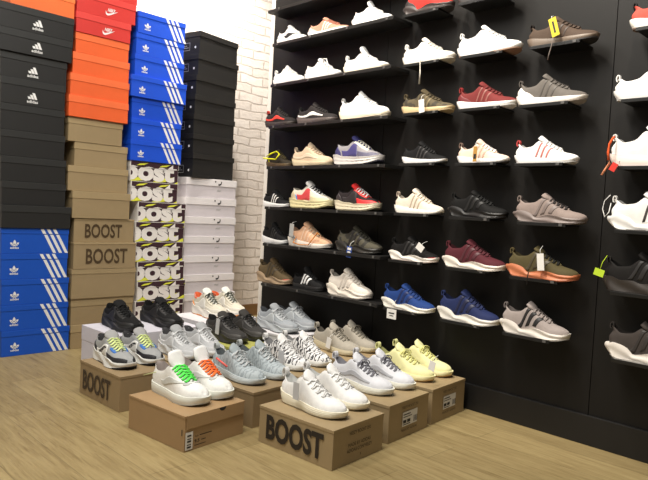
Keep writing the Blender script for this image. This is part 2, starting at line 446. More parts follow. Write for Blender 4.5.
def shoe(label, loc, style, up, sole, out=None, lace=None, stripes=None, L=.30, sz=1., foot=1, rz=-PI/2, group=None,
         lin_=None, ton=None, sole_tex=None, umat='knit', panels=None, tab=None, bow=False, nl=5, toecap=None, heel=None,
         band=None, cross=True, ton_h=None, wmat=None, lr=.0028, uu=.80, stype='tri', wide=1.0, tab_s=.012, tab_w=.007):
    root = thing('sneaker', label, 'shoe', loc, rz, group)
    s = Shoe(style, L, sz, foot, wide)
    um = wmat or mat(umat, up, .75, 'shoe_' + umat)
    fm = mat('foam', sole, .5, 'sole_foam'); om = mat('rubber', out or tuple(c * .7 for c in sole), .6, 'outsole_rubber')
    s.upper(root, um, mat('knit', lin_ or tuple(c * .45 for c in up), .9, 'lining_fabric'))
    st = sole_tex or {'run': 'smooth', 'knit': 'ribs', 'chunk': 'sculpt', 'wave': 'waves', 'triple': 'layer', 'court': 'smooth'}[style]
    s.sole(root, fm, om, st)
    s.tongue(root, mat('knit', ton or up, .8, 'tongue_fabric'), ton_h)
    lc = lace or tuple(min(1, c * .9 + .01) for c in up)
    s.laces(root, mat('knit', lc, .8, 'lace_cord'), nl, bow, lr, cross, uu=uu)
    if tab is not None: s.tab(root, mat('knit', tab, .8, 'pull_tab_webbing'), tab_s, tab_w)
    if stripes is not None:
        sm = mat('leather', stripes, .55, 'stripe_leather')
        if stype == 'tri':
            for k in range(3): s.stripe(root, sm, (.40 + .075 * k, .06 + .03 * k), (.47 + .075 * k, .80), .034)
        elif stype == 'cage':
            for k in range(3): s.stripe(root, sm, (.36 + .09 * k, .05), (.45 + .082 * k, .84), .028)
        elif stype == 'bold':
            for k in range(3): s.stripe(root, sm, (.33 + .10 * k, .10), (.45 + .10 * k, .86), .058)
        elif stype == 'wrap':
            for k in range(3): s.stripe(root, sm, (.30 + .115 * k, .12), (.43 + .10 * k, .90), .062, name='strap')
        elif stype == 'swoosh':
            s.patch(root, 'swoosh', sm, [(.28,.50),(.38,.14),(.50,.22),(.66,.52),(.74,.80)], [(.28,.52),(.36,.42),(.48,.46),(.64,.62),(.74,.82)])
    if band is not None:
        s.patch(root, 'side_band', mat('knit', band, .7, 'band_knit'), [(.06,.18),(.25,.20),(.5,.22),(.76,.30)], [(.06,.42),(.25,.44),(.5,.45),(.76,.42)])
    if toecap is not None:
        s.patch(root, 'toe_cap', mat('leather', toecap, .6, 'toe_cap_suede'), [(.70,.02),(.82,.02),(.92,.02),(.995,.02)], [(.70,.30),(.82,.46),(.90,.62),(.985,.75)])
    if heel is not None:
        s.patch(root, 'heel_counter', mat('leather', heel, .5, 'heel_counter_leather'), [(.005,.05),(.08,.05),(.2,.05),(.30,.05)], [(.005,.75),(.08,.66),(.17,.52),(.26,.22)])
    for (nm, col, lo, hi) in (panels or []):
        s.patch(root, nm, mat('leather', col, .55, 'panel_leather'), lo, hi, .0022)
    return root

WAVE_PAN = lambda a, b, c: [
    ('mudguard', a, [(.62,.02),(.75,.02),(.88,.02),(.99,.02)], [(.56,.28),(.74,.34),(.88,.52),(.985,.62)]),
    ('side_panel', b, [(.20,.06),(.32,.06),(.45,.06),(.60,.05)], [(.14,.50),(.30,.46),(.46,.62),(.52,.86)]),
    ('eyestay', c, [(.44,.66),(.54,.62),(.64,.58),(.76,.62)], [(.45,.98),(.54,.98),(.64,.97),(.74,.97)]),
    ('heel_panel', a, [(.005,.05),(.06,.05),(.13,.05),(.19,.05)], [(.005,.62),(.06,.60),(.11,.52),(.15,.34)])]
TRI_PAN = lambda a, b, c, d: [
    ('mudguard', a, [(.58,.02),(.72,.02),(.88,.02),(.99,.02)], [(.54,.34),(.72,.40),(.88,.56),(.985,.66)]),
    ('side_panel', b, [(.22,.08),(.33,.08),(.44,.08),(.56,.08)], [(.18,.62),(.32,.56),(.44,.70),(.52,.80)]),
    ('eyestay', c, [(.44,.72),(.54,.66),(.64,.62),(.76,.66)], [(.45,.99),(.54,.99),(.64,.98),(.74,.98)]),
    ('heel_panel', d, [(.005,.05),(.07,.05),(.14,.05),(.20,.05)], [(.005,.80),(.07,.74),(.13,.62),(.17,.40)])]

# ------------------------------------------------------------------ camera
yaw, pit, rol, FPX, CH = math.radians(44.827), math.radians(2.64), math.radians(3.046), 623.98, .85
fw = Vector((math.sin(yaw)*math.cos(pit), math.cos(yaw)*math.cos(pit), -math.sin(pit)))
rt = Vector((math.cos(yaw), -math.sin(yaw), 0)); up_ = rt.cross(fw)
r2 = rt*math.cos(rol) + up_*math.sin(rol); u2 = -rt*math.sin(rol) + up_*math.cos(rol)
cd = bpy.data.cameras.new('camera'); cam = bpy.data.objects.new('camera', cd); COL.objects.link(cam)
cam.matrix_world = Matrix(((r2.x,u2.x,-fw.x,0),(r2.y,u2.y,-fw.y,0),(r2.z,u2.z,-fw.z,CH),(0,0,0,1)))
cd.sensor_fit = 'HORIZONTAL'; cd.sensor_width = 36; cd.lens = FPX / 648 * 36; cd.clip_start = .05
SC.camera = cam

# ------------------------------------------------------------------ setting
WX = 2.44                         # face of the black display wall
fl = struct(box('floor', -2.6, 3.7, -2.6, 4.0, -.05, 0, floor_mat()))
bw = struct(box('wall_back', -2.6, 3.7, 3.86, 4.0, 0, 3.0, brick_mat()))
kick = mat('wood', rgb(120, 88, 52), .6, 'baseboard_wood')
struct(box('baseboard_back', -2.6, 3.6, 3.845, 3.86, 0, .09, kick, None, .002))
def black_wall():
    m = bpy.data.materials.new('black_wall_paint'); m.use_nodes = True
    nt = m.node_tree; N = nt.nodes; Lk = nt.links; bs = N['Principled BSDF']
    tc = N.new('ShaderNodeTexCoord'); n = N.new('ShaderNodeTexNoise'); n.inputs['Scale'].default_value = 3
    n.inputs['Detail'].default_value = 6; Lk.new(tc.outputs['Object'], n.inputs['Vector'])
    x = N.new('ShaderNodeMix'); x.data_type = 'RGBA'
    x.inputs[6].default_value = (.0062, .0056, .0050, 1); x.inputs[7].default_value = (.0085, .0076, .0067, 1)
    Lk.new(n.outputs[0], x.inputs[0]); Lk.new(x.outputs[2], bs.inputs['Base Color'])
    bs.inputs['Roughness'].default_value = .55; bs.inputs['Specular IOR Level'].default_value = .28
    return m
BW = black_wall()
bm = bmesh.new()
for (a, b) in ((-2.6, .9485), (.9515, 2.0685), (2.0715, 2.975)): bm_box(bm, WX, WX + .03, a, b, 0, 3.0)
struct(bm_obj('wall_right', bm, BW))
plaster = mat('paint', (.74, .70, .64), .7, 'white_plaster')
struct(box('trim_1', WX + .03, WX + .12, -2.6, 3.045, 0, 3.0, plaster))
struct(box('wall_side', 3.6, 3.7, -2.6, 3.86, 0, 3.0, plaster))
struct(box('baseboard_right', WX - .014, WX, -2.6, 2.975, 0, .115, mat('paint', (.006, .0056, .0054), .55, 'black_baseboard'), None, .002))

# ------------------------------------------------------------------ lettering and marks (2D)
TXT = {}
def text2d(s, w, h, bold=0., shear=0.):
    key = (s, bold, shear)
    if key not in TXT:
        cu = bpy.data.curves.new('lettering', 'FONT'); cu.body = s; cu.size = 1; cu.offset = bold; cu.shear = shear
        cu.resolution_u = 3
        o = bpy.data.objects.new('lettering', cu); COL.objects.link(o)
        bpy.context.view_layer.update()
        dg = bpy.context.evaluated_depsgraph_get()
        me = bpy.data.meshes.new_from_object(o.evaluated_get(dg))
        V = [(v.co.x, v.co.y) for v in me.vertices]; F = [tuple(p.vertices) for p in me.polygons]
        bpy.data.objects.remove(o); bpy.data.curves.remove(cu); bpy.data.meshes.remove(me)
        xs = [v[0] for v in V]; ys = [v[1] for v in V]
        TXT[key] = ([((x - min(xs)) / (max(xs) - min(xs)), (y - min(ys)) / (max(ys) - min(ys))) for x, y in V], F)
    V, F = TXT[key]
    return [(x * w, y * h) for x, y in V], list(F)
def join2d(*gs):
    V = []; F = []
    for (v, f), ox, oy in gs:
        b = len(V); V += [(x + ox, y + oy) for x, y in v]; F += [tuple(i + b for i in q) for q in f]
    return V, F
def poly2d(p): return list(p), [tuple(range(len(p)))]
def rect2d(w, h): return [(0, 0), (w, 0), (w, h), (0, h)], [(0, 1, 2, 3)]
def frame2d(w, h, t):
    return [(0,0),(w,0),(w,h),(0,h),(t,t),(w-t,t),(w-t,h-t),(t,h-t)], [(0,1,5,4),(1,2,6,5),(2,3,7,6),(3,0,4,7)]
def disc2d(r, n=16): return [(r*math.cos(2*PI*i/n), r*math.sin(2*PI*i/n)) for i in range(n)], [tuple(range(n))]
def clip2d(g, x0, x1, y0, y1):
    bm = bmesh.new(); V, F = g
    vs = [bm.verts.new((x, y, 0)) for x, y in V]
    for f in F:
        try: bm.faces.new([vs[i] for i in f])
        except ValueError: pass
    for co, no in (((x0,0,0),(-1,0,0)), ((x1,0,0),(1,0,0)), ((0,y0,0),(0,-1,0)), ((0,y1,0),(0,1,0))):
        bmesh.ops.bisect_plane(bm, geom=bm.verts[:]+bm.edges[:]+bm.faces[:], dist=1e-6, plane_co=co, plane_no=no, clear_outer=True)
    bm.verts.index_update()
    r = [(v.co.x, v.co.y) for v in bm.verts], [tuple(v.index for v in f.verts) for f in bm.faces]
    bm.free(); return r
def leaf_logo(w):
    V = []; F = []
    def petal(ang, ln, wd):
        n = 12
        for i in range(n):
            a, b = i / n, (i + 1) / n
            def hw(q): return wd * math.sin(PI * min(1, q * .98 + .02)) ** .8
            ys = (a * ln, b * ln)
            if any(lo < (ys[0]+ys[1])/2*math.cos(ang) < hi for lo, hi in ((.10*w, .16*w), (.23*w, .29*w))): continue
            q4 = [(-hw(a), ys[0]), (hw(a), ys[0]), (hw(b), ys[1]), (-hw(b), ys[1])]
            k = len(V); c, s_ = math.cos(ang), math.sin(ang)
            V.extend([(x*c + y*s_, -x*s_ + y*c) for x, y in q4]); F.append((k, k+1, k+2, k+3))
    petal(0, .82*w, .19*w); petal(.86, .72*w, .17*w); petal(-.86, .72*w, .17*w)
    t = text2d('adidas', w * 1.05, w * .30, .02)
    return join2d(((V, F), 0, .36*w), (t, -.525*w, 0))
def bars_logo(w):
    g = []
    for i, h in enumerate((.22, .42, .62)):
        x = -.42*w + i * .28*w
        g.append((poly2d([(x, .36*w), (x + .24*w, .36*w), (x + .24*w + (h-.62)*0 - .0*w - h*.38*w + .0, .36*w + h*w*.95), (x - h*.38*w, .36*w + h*w*.95)]), .06*w, 0))
    g.append((text2d('adidas', w, w * .27, .02), -.5*w, 0))
    return join2d(*g)
def swoosh2d(w):
    top = [(0,.30),(.10,.12),(.22,.10),(.40,.16),(.70,.28),(1.0,.40)]
    bot = [(1.0,.40),(.60,.14),(.35,.0),(.18,-.06),(.06,-.02),(0,.10)]
    n = len(top); V = [(x*w, y*w) for x, y in top] + [(x*w, y*w) for x, y in reversed(bot)]
    F = [(i, i+1, n+i+1, n+i) for i in range(n-1)]
    return V, F
def nike_logo(w): return join2d((swoosh2d(w), 0, 0), (text2d('NIKE', w*.62, w*.26, .03, .3), .16*w, .24*w))

def deco(root, name, g, m, face, dim, ox, oz, eps=.0007, label=None):
    W, D, H = dim; V, F = g
    if face == 'front': pv = [(ox + x, -D/2 - eps, oz + y) for x, y in V]
    elif face == 'left': pv = [(-W/2 - eps, -(ox + x), oz + y) for x, y in V]
    else: pv = [(ox + x, oz + y, H + eps) for x, y in V]
    o = mesh_obj(name, pv, F, m, root)
    if label: o['label'] = label
    return o

# ------------------------------------------------------------------ shoeboxes
def shoebox(label, loc, dim, col, lidcol=None, lid=.035, rz=0, group=None, over=.0025, rough=.55):
    W, D, H = dim
    r = thing('shoebox', label, 'shoebox', loc, rz, group)
    m = mat('card', col, rough, 'card_board'); lm = mat('card', lidcol or col, rough, 'card_board')
    box('box_body', -W/2, W/2, -D/2, D/2, 0, H - .002, m, r, .0015)
    box('lid', -W/2 - over, W/2 + over, -D/2 - over, D/2 + over, H - lid, H, lm, r, .0015)
    return r
KRAFT = rgb(156, 136, 102); KRAFT2 = rgb(160, 131, 94); BROWN = rgb(62, 48, 33)
BLUE = rgb(4, 78, 186); BLUE2 = rgb(8, 76, 208); INK = mat('ink', BROWN, .7, 'dark_print'); WI = mat('ink', (.82, .82, .82), .6, 'white_print')
BKB = rgb(25, 25, 25)
FRONT = 3.44
def col_x(px, z, Y=FRONT):
    lo, hi = .2, 4.
    for _ in range(40):
        m_ = (lo + hi) / 2; q = Vector((m_, Y, z - CH))
        if 324 + FPX * q.dot(r2) / q.dot(fw) < px: lo = m_
        else: hi = m_
    return lo
def stack_box(label, pl, pr, z0, z1, col, lidcol=None, lid=.034, group=None, D=.29, dy=0, rz=0, over=.0025, W=None):
    H = z1 - z0 - .0008; zm = (z0 + z1) / 2; Y = FRONT + dy
    xl = col_x(pl, zm, Y) + .003
    if W is None: W = col_x(pr, zm, Y) - .003 - xl
    c, s_ = math.cos(rz), math.sin(rz)
    return shoebox(label, (xl + W/2*c - D/2*s_, Y + W/2*s_ + D/2*c, z0 + .0004), (W, D, H), col, lidcol, lid, rz, group, over), (W, D, H)
ORD = ['lowest', 'second', 'third', 'fourth', 'fifth', 'sixth', 'seventh', 'eighth', 'topmost']

# stack A: blue below, black above
def blue_marks(r, dim, lid, big=1.):
    W, D, H = dim
    deco(r, 'logo', leaf_logo(.040*big), WI, 'front', dim, -W*.31, (H-lid)*.5 - .027*big, .0008)
    sl = .34
    for k in range(3):
        x0 = W*.06 + k*.032
        hb = H - lid - .004
        deco(r, 'stripe', poly2d([(0, hb), (.017, hb), (.017 + hb*sl*1.5, .002), (hb*sl*1.5, .002)]), WI, 'front', dim, x0 + .02, 0, .0008)
        deco(r, 'stripe', poly2d([(0, lid*.92), (.017, lid*.92), (.017 + lid*.5, .001), (lid*.5, .001)]), WI, 'front', dim, x0, H - lid, .0034)
zb = [0, .1356, .271, .407, .5425, .678]
for i in range(5):
    r, d = stack_box('blue white-striped shoebox, leftmost stack, %s' % ['lowest, on the floor', 'second from the floor', 'third from the floor', 'fourth from the floor', 'topmost of the blue five, under black boxes'][i],
                     [.5, 0, .5, 0, .5][i], [69.2, 68, 68.6, 67.6, 68.8][i], zb[i], zb[i+1], BLUE, None, .030, 'blue shoeboxes in the leftmost stack')
    blue_marks(r, d, .030)
za = [.678, .797, .920, 1.049, 1.182, 1.316, 1.449, 1.577, 1.692, 1.815]
for i in range(9):
    logo = i >= 5
    nm = ['first above the blue boxes', 'second above the blue boxes', 'third above the blue boxes', 'fourth above the blue boxes', 'fifth above the blue boxes',
          'lowest of the four with a white logo', 'second of the four with a white logo', 'third of the four with a white logo', 'topmost of the four with a white logo'][i]
    r, d = stack_box(('plain ' if not logo else '') + 'black shoebox in the leftmost stack, ' + nm, [1, 1, .5, 0, 0, .5, 0, -1, -1][i], [71, 65.8, 66, 65, 64.8, 65.6, 67, 72.6, 74.2][i], za[i], za[i+1], BKB, rgb(35, 36, 36), .036,
                     'black shoeboxes in the leftmost stack', dy=[-.012, 0, 0, 0, 0, -.004, 0, -.014, -.016][i])
    if logo: deco(r, 'logo', bars_logo(.056), WI, 'front', d, -.008 if i < 7 else .0, .016, .0008)
r, d = stack_box('orange shoebox on top of the leftmost black stack, cut by the frame', 10, 75, 1.8155, 1.93, rgb(238, 112, 52), rgb(240, 122, 60), .03, None, dy=0)

# stack B: kraft, orange, red
zB = [0, .135, .284, .452, .602, .739, .890, 1.03, 1.162, 1.296, 1.412, 1.530, 1.648, 1.757, 1.868, 1.985, 2.10]
kp = [(70, 133), (70.4, 133), (71, 135.4), (73, 136), (73.4, 134), (72, 130), (67.6, 128), (74, 127.4), (68, 122.6)]
for i in range(9):
    nm = ['lowest, on the floor', 'second from the floor', 'third from the floor, under the lettered two', 'lettered in large dark capitals, lower of two', 'lettered in large dark capitals, upper of two',
          'first above the lettered two', 'second above the lettered two', 'third above the lettered two', 'topmost kraft one, under orange boxes'][i]
    lid = [.042, .045, .028, .010, .010, .040, .036, .038, .036][i]
    r, d = stack_box('brown kraft shoebox in the second stack, ' + nm, *kp[i], zB[i], zB[i+1], KRAFT, rgb(164, 144, 108), lid,
                     'kraft shoeboxes in the second stack', dy=[0, .004, -.008, -.012, 0, -.01, .006, .012, .006][i])
    if i in (3, 4):
        H = d[2]
        deco(r, 'lettering', text2d('BOOST', .222 if i == 4 else .25, H*.58, .018), mat('ink', rgb(74, 56, 32), .7, 'brown_print'), 'front', d, -.118, H*.20, .0034)
for i in range(4):
    r, d = stack_box('orange shoebox in the second stack from left, %s' % ['lowest, on the kraft boxes', 'second above the kraft boxes', 'third above the kraft boxes', 'topmost, under the red boxes'][i],
                     [68.4, 70, 72.4, 75.4][i], [128.4, 129.2, 129.4, 129][i], zB[9+i], zB[10+i], rgb(232, 98, 44), rgb(240, 112, 60), .038, 'orange shoeboxes in the second stack', dy=[-.01, -.006, 0, 0][i])
for i in range(3):
    r, d = stack_box('red shoebox with white mark in the second stack, %s' % ['lowest, on the orange boxes', 'second of the three red ones', 'topmost, cut by the frame'][i],
                     [76, 77, 78][i], [131, 136, 138][i], zB[13+i], zB[14+i], rgb(205, 52, 46), rgb(218, 66, 60), .036, 'red shoeboxes in the second stack', dy=-.008)
    deco(r, 'logo', nike_logo(.074), WI, 'front', d, -.010, .020, .0008)

# stack C: patterned below, blue above
PLUM = rgb(58, 32, 42); YEL = rgb(228, 232, 70); PAT = mat('ink', PLUM, .6, 'plum_print'); YI = mat('ink', YEL, .6, 'yellow_print'); CREAM = rgb(238, 234, 230)
def pattern(r, dim, lid, ph):
    W, D, H = dim
    for (x0, x1, y0, y1, eps) in ((-W/2+.002, W/2-.002, .001, H-lid-.0005, .0007), (-W/2+.001, W/2-.001, H-lid+.001, H-.001, .0033)):
        pr = 'body' if eps < .001 else 'lid'
        deco(r, 'printed_ground', clip2d(rect2d(W, H), 0, W, 0, H) if 0 else ([(x0,y0),(x1,y0),(x1,y1),(x0,y1)], [(0,1,2,3)]), PAT, 'front', dim, 0, 0, eps)
        g = []
        for k in range(3):
            xx = -W/2 - .02 + k*.15 + ph
            g.append((poly2d([(0, -.004), (.10, .008), (.16, .040), (.05, .022)]), xx, 0))
            g.append((poly2d([(0, .0), (.05, .006), (.08, .020), (.02, .012)]), xx + .05, H*.78))
        deco(r, 'yellow_print', clip2d(join2d(*g), x0, x1, y0, y1), YI, 'front', dim, 0, 0, eps + .0004)
        dy = 0 if eps < .001 else 0
        t1 = text2d('boost', W*1.38, H*1.02, .05)
        sh = 0 if eps < .001 else .012 + ph
        gg = join2d((t1, -W/2 - W*.475 + ph*.8 + sh, H*.04), (t1, -W/2 - W*.36 - ph*.5 + sh, -H*1.04), (t1, -W/2 - W*.40 + sh, H*1.10))
        deco(r, 'lettering', clip2d(gg, x0, x1, y0, y1), mat('ink', CREAM, .6, 'cream_print'), 'front', dim, 0, 0, eps + .0008)
zC = [i * .1212 for i in range(10)]
for i in range(9):
    r, d = stack_box('plum and yellow patterned shoebox, third stack, %s' % ['lowest, on the floor', 'second from the floor', 'third from the floor', 'fourth from the floor', 'fifth from the floor', 'sixth from the floor', 'seventh from the floor', 'second below the blue boxes', 'topmost, under the blue boxes'][i],
                     [134.6, 134.6, 136.6, 136.8, 135, 135, 137.6, 130.6, 130][i], [183, 183, 185, 184, 183, 184, 185.6, 177.6, 178.4][i], zC[i], zC[i+1], CREAM, None, .036, 'patterned shoeboxes in the third stack', dy=.01)
    pattern(r, d, .036, [.0, .012, -.01, .008, 0, -.008, .01, -.004, .006][i])
zD = [1.091 + i * .1245 for i in range(8)]
for i in range(7):
    r, d = stack_box('bright blue striped shoebox in the third stack, %s' % ['lowest, on the patterned boxes', 'second above the patterned boxes', 'third above the patterned boxes', 'middle of seven', 'third from the top', 'second from the top', 'topmost'][i],
                     [130.2, 131, 131.6, 131, 134.6, 136, 138][i], [181.6, 181, 183, 186.4, 184, 184, 185.6][i], zD[i], zD[i+1], BLUE2, None, .030, 'blue shoeboxes in the third stack', dy=[0, 0, .006, -.012, 0, 0, -.004][i])
    blue_marks(r, d, .030, .92)

# stack D: white below, black above
BI = mat('ink', (.02, .02, .022), .6, 'black_print'); GRI = mat('ink', (.5, .5, .5), .6, 'grey_print')
def white_marks(r, d, lid):
    W, D, H = d
    arc = []
    n = 10
    for i in range(n + 1):
        a = -1.9 + 2.2 * i / n; arc.append((.021*math.cos(a), .021*math.sin(a)))
    inn = [(.013*math.cos(-1.9 + 2.2*i/n) + .0045*math.sin(PI*i/n) - .002, .013*math.sin(-1.9 + 2.2*i/n) + .003) for i in range(n + 1)]
    g = (arc + inn, [(i, i+1, n+2+i, n+1+i) for i in range(n)])
    deco(r, 'logo', join2d((g, .055, 0), (disc2d(.0055), .025, .004)), BI, 'front', d, .0, H - lid*.42, .0048)
    sq = []
    for k in range(4): sq.append((poly2d([(0, 0), (.004, 0), (.008, .014), (.004, .014)]), k*.009, .002*(k % 2)))
    deco(r, 'lettering', join2d(*sq, (rect2d(.036, .0025), .002, .006)), GRI, 'front', d, .04, (H-lid)*.55, .0008)
zW = [0, .130, .260, .388, .514, .642, .770, .896, 1.024]
for i in range(8):
    r, d = stack_box('white shoebox in the rightmost stack, %s' % ['lowest, on the floor', 'second from the floor', 'third from the floor', 'fourth from the floor', 'fourth below the black boxes', 'third below the black boxes', 'second below the black boxes', 'topmost, under the black boxes'][i],
                     [183, 183.6, 183, 182.8, 183.6, 184.4, 185, 186][i], [233, 234, 233.4, 233, 234, 235, 235.6, 236][i], zW[i], zW[i+1], rgb(214, 208, 214), rgb(230, 226, 228), .046, 'white shoeboxes in the rightmost stack', dy=.06, over=.004)
    white_marks(r, d, .046)
zK = [1.024, 1.180, 1.305, 1.430, 1.555, 1.680, 1.815, 1.960]
for i in range(7):
    r, d = stack_box('black shoebox in the rightmost stack, %s' % ['lowest, on the white boxes', 'second above the white boxes', 'third above the white boxes', 'middle of seven', 'third from the top', 'second from the top', 'topmost'][i],
                     [192.4, 192.8, 193.4, 194.6, 196, 198, 199.6][i], 0, zK[i], zK[i+1], rgb(18, 18, 18), rgb(23, 22, 21), .034, 'black shoeboxes in the rightmost stack',
                     dy=.035, rz=math.radians([7, 7, 7, 7.5, 8, 9, 10][i]), over=.005, W=[.352, .348, .350, .350, .348, .356, .345][i])
    W, D, H = d
    deco(r, 'label_frame', frame2d(.075, .05, .003), GRI, 'left', d, -.02, .028, .0008)
    deco(r, 'label_print', join2d((rect2d(.05, .004), 0, 0), (rect2d(.035, .004), 0, .012)), GRI, 'left', d, -.008, .044, .0008)
    deco(r, 'eyelet', disc2d(.008), WI, 'left', d, .105, .045, .0008)

# ------------------------------------------------------------------ floor boxes
def dark_text(r, d, face, s, w, h, ox, oz, b=.0): return deco(r, 'lettering', text2d(s, w, h, b), INK, face, d, ox, oz, .0032)
def fbox(label, x, y, W, D, H, rz=5., col=KRAFT, lidcol=None, lid=.012):
    a = math.radians(rz); c, s_ = math.cos(a), math.sin(a)
    return shoebox(label, (x + W/2*c - D/2*s_, y + W/2*s_ + D/2*c, 0), (W, D, H), col, lidcol, lid, a, None, .0015), (W, D, H)
def yz_label(r, d):
    W, D, H = d
    pm = mat('paper', (.72, .71, .69), .6, 'label_paper')
    lab = deco(r, 'label', rect2d(.105, .055), pm, 'front', d, -.05, .045, .0026)
    for g in (join2d((rect2d(.05, .004), 0, .043), (rect2d(.06, .003), 0, .034), (rect2d(.022, .012), 0, .012), (rect2d(.022, .012), .028, .012), (rect2d(.05, .003), 0, .005)),
              join2d(*[(rect2d(.0018 if k % 2 else .003, .024), .074 + k*.0055, .006) for k in range(5)])):
        deco(lab, 'label_print', g, BI, 'front', d, -.045, .045, .0032)
    dark_text(r, d, 'front', 'YEEZY BOOST 350', .115, .010, -.058, H - .030)
    dark_text(r, d, 'front', 'MADE BY ADIDAS', .110, .009, -.054, .026)
r, B1 = fbox('kraft shoebox with large dark capitals, frontmost, under the plain white pair', 1.463, 1.379, .280, .352, .135, 4.2)
deco(r, 'lettering', text2d('BOOST', .272, .090, .036), mat('ink', rgb(36, 28, 20), .7, 'dark_print'), 'left', B1, -.136, .023, .0032)
dark_text(r, B1, 'front', 'YEEZY BOOST 350', .12, .012, -.060, .100)
dark_text(r, B1, 'front', 'MADE BY ADIDAS', .125, .012, -.062, .060)
dark_text(r, B1, 'front', 'ADIDAS.COM/YEEZY', .14, .012, -.068, .040)
dark_text(r, B1, 'front', 'X', .009, .010, .004, .018)
r, B2 = fbox('kraft shoebox with flap and size label, under white pair with bright laces', 1.166, 1.798, .276, .33, .126, 6, KRAFT2, None, .010)
deco(r, 'label', rect2d(.032, .062), mat('paper', (.72, .71, .69), .6, 'label_paper'), 'front', B2, -.135, .006, .0024)
deco(r, 'label_print', join2d(*[(rect2d(.018, .0035 if k % 2 else .006), .007, .006 + k*.010) for k in range(5)]), BI, 'front', B2, -.135, .006, .003)
deco(r, 'lettering', join2d((text2d('AIR', .018, .006), 0, .034), (rect2d(.055, .003), .022, .036), (text2d('9.5', .022, .012, .03), 0, .014), (rect2d(.02, .003), .03, .018), (rect2d(.05, .0025), 0, .004)), INK, 'front', B2, -.095, .01, .0024)
flap = [(-.125, .128-.044), (-.110, .128-.052), (.118, .128-.052), (.128, .128-.044)]
W = B2[0]
bm = bmesh.new(); bm_box(bm, -W/2+.008, W/2-.004, -B2[1]/2-.0042, -B2[1]/2-.0012, .078, .126, .0012)
bm_obj('flap', bm, mat('card', KRAFT2, .55), r)
hm = [(.016*math.cos(PI + PI*i/10), .013*math.sin(PI + PI*i/10)) for i in range(11)]
deco(r, 'thumb_hole', poly2d(hm), BI, 'front', B2, .028, .1255, .0046)
deco(r, 'side_slot', rect2d(.004, .022), BI, 'left', B2, B2[1]/2-.014, .055, .0022)
r, B3 = fbox('kraft shoebox with large dark capitals under the grey, black and blue pair', 1.182, 2.302, .28, .345, .145, 2, rgb(148, 127, 95))
dark_text(r, B3, 'left', 'BOOST', .240, .086, -.140, .026, .022)
fbox('kraft shoebox under the blue-grey striped pair, behind the frontmost box', 1.499, 1.847, .28, .372, .140, 5, rgb(146, 125, 93))
r, B5 = fbox('kraft shoebox with white size label under the white and silver pair', 1.799, 1.420, .28, .375, .144); yz_label(r, B5)
r, B6 = fbox('kraft shoebox with white size label under the pale yellow pair', 2.113, 1.450, .279, .375, .146); yz_label(r, B6)
fbox('kraft shoebox mostly hidden under the zebra striped pair', 1.800, 1.876, .28, .372, .142)
fbox('kraft shoebox mostly hidden under the tan pair near the wall', 2.112, 1.890, .28, .372, .162)
fbox('kraft shoebox mostly hidden under the silver white pair', 1.495, 2.305, .28, .372, .142)
fbox('pale yellow-green shoebox mostly hidden under the dark charcoal pair', 1.815, 2.350, .28, .372, .168, 5, rgb(170, 170, 90))
fbox('white shoebox mostly hidden under the grey runner pair near the wall', 2.130, 2.340, .28, .375, .195, 5, rgb(205, 203, 206))
r, d = fbox('white shoebox under the black pair at the back left of the display', 1.395, 2.785, .49, .34, .20, 2, rgb(214, 212, 222), None, .075)
r, d = fbox('white shoebox under the cream and orange pair at the back', 1.96, 2.86, .37, .33, .20, 3, rgb(214, 212, 216), None, .06)

# ------------------------------------------------------------------ floor pairs
def pair(desc, where, x0, x1, toe, z, style, L=.305, jit=0, **k):
    for i, x in enumerate((x0, x1)):
        shoe('%s, %s of its pair, %s' % (desc, ('left one' if i == 0 else 'right one'), where), (x, toe + L/2 + .004 + jit*i, z + .0008), style, L=L, foot=(1 if i else -1),
             rz=-PI/2 + math.radians([-1.5, 2.][i] + k.get('turn', 0)), group=desc + ' pair', **{a: b for a, b in k.items() if a != 'turn'})
SIL = rgb(196, 198, 202)
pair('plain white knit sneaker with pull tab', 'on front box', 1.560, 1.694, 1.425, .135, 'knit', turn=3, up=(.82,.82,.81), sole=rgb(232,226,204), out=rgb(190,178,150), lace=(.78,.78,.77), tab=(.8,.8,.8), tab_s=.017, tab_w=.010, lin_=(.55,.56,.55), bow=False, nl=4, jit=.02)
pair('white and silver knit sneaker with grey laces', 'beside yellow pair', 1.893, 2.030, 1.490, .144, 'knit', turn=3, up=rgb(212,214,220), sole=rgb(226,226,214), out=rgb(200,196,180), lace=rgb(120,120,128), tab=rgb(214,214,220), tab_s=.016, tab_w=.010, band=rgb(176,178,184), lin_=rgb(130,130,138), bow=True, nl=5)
pair('pale yellow knit sneaker', 'nearest the black wall', 2.195, 2.328, 1.510, .146, 'knit', turn=3, up=rgb(228,226,172), sole=rgb(236,230,180), out=rgb(200,160,100), lace=rgb(214,212,140), tab=rgb(222,222,160), tab_s=.016, tab_w=.010, lin_=rgb(150,150,100), bow=True, nl=5)
pair_args = dict(up=(.80,.80,.77), sole=rgb(222,224,214), out=rgb(190,190,180), umat='leather', stripes=rgb(206,208,204), stype='swoosh', lin_=rgb(150,140,135), ton=(.8,.8,.79), nl=6, lr=.0042, cross=True, ton_h=.034, sz=1.05, L=.31)
for i, (x, lc, lw) in enumerate(((1.268, rgb(95, 235, 95), 'neon green laces'), (1.382, rgb(255, 120, 60), 'bright orange laces'))):
    r = shoe('white leather sneaker with %s on the flapped kraft box' % lw, (x, 1.845 + .155 + .012*i, .1268), 'court', wide=1.06, lace=lc, foot=(1 if i else -1), rz=-PI/2 + math.radians([3, 6][i]), group='white leather pair with bright laces', **pair_args)
    s = Shoe('court', .31, 1.05, 1 if i else -1, 1.06)
    s.patch(r, 'toe_frame', mat('leather', rgb(178,180,178), .6), [(.72,.60),(.74,.60),(.76,.62),(.785,.75)], [(.72,.80),(.74,.82),(.755,.86),(.77,.98)])
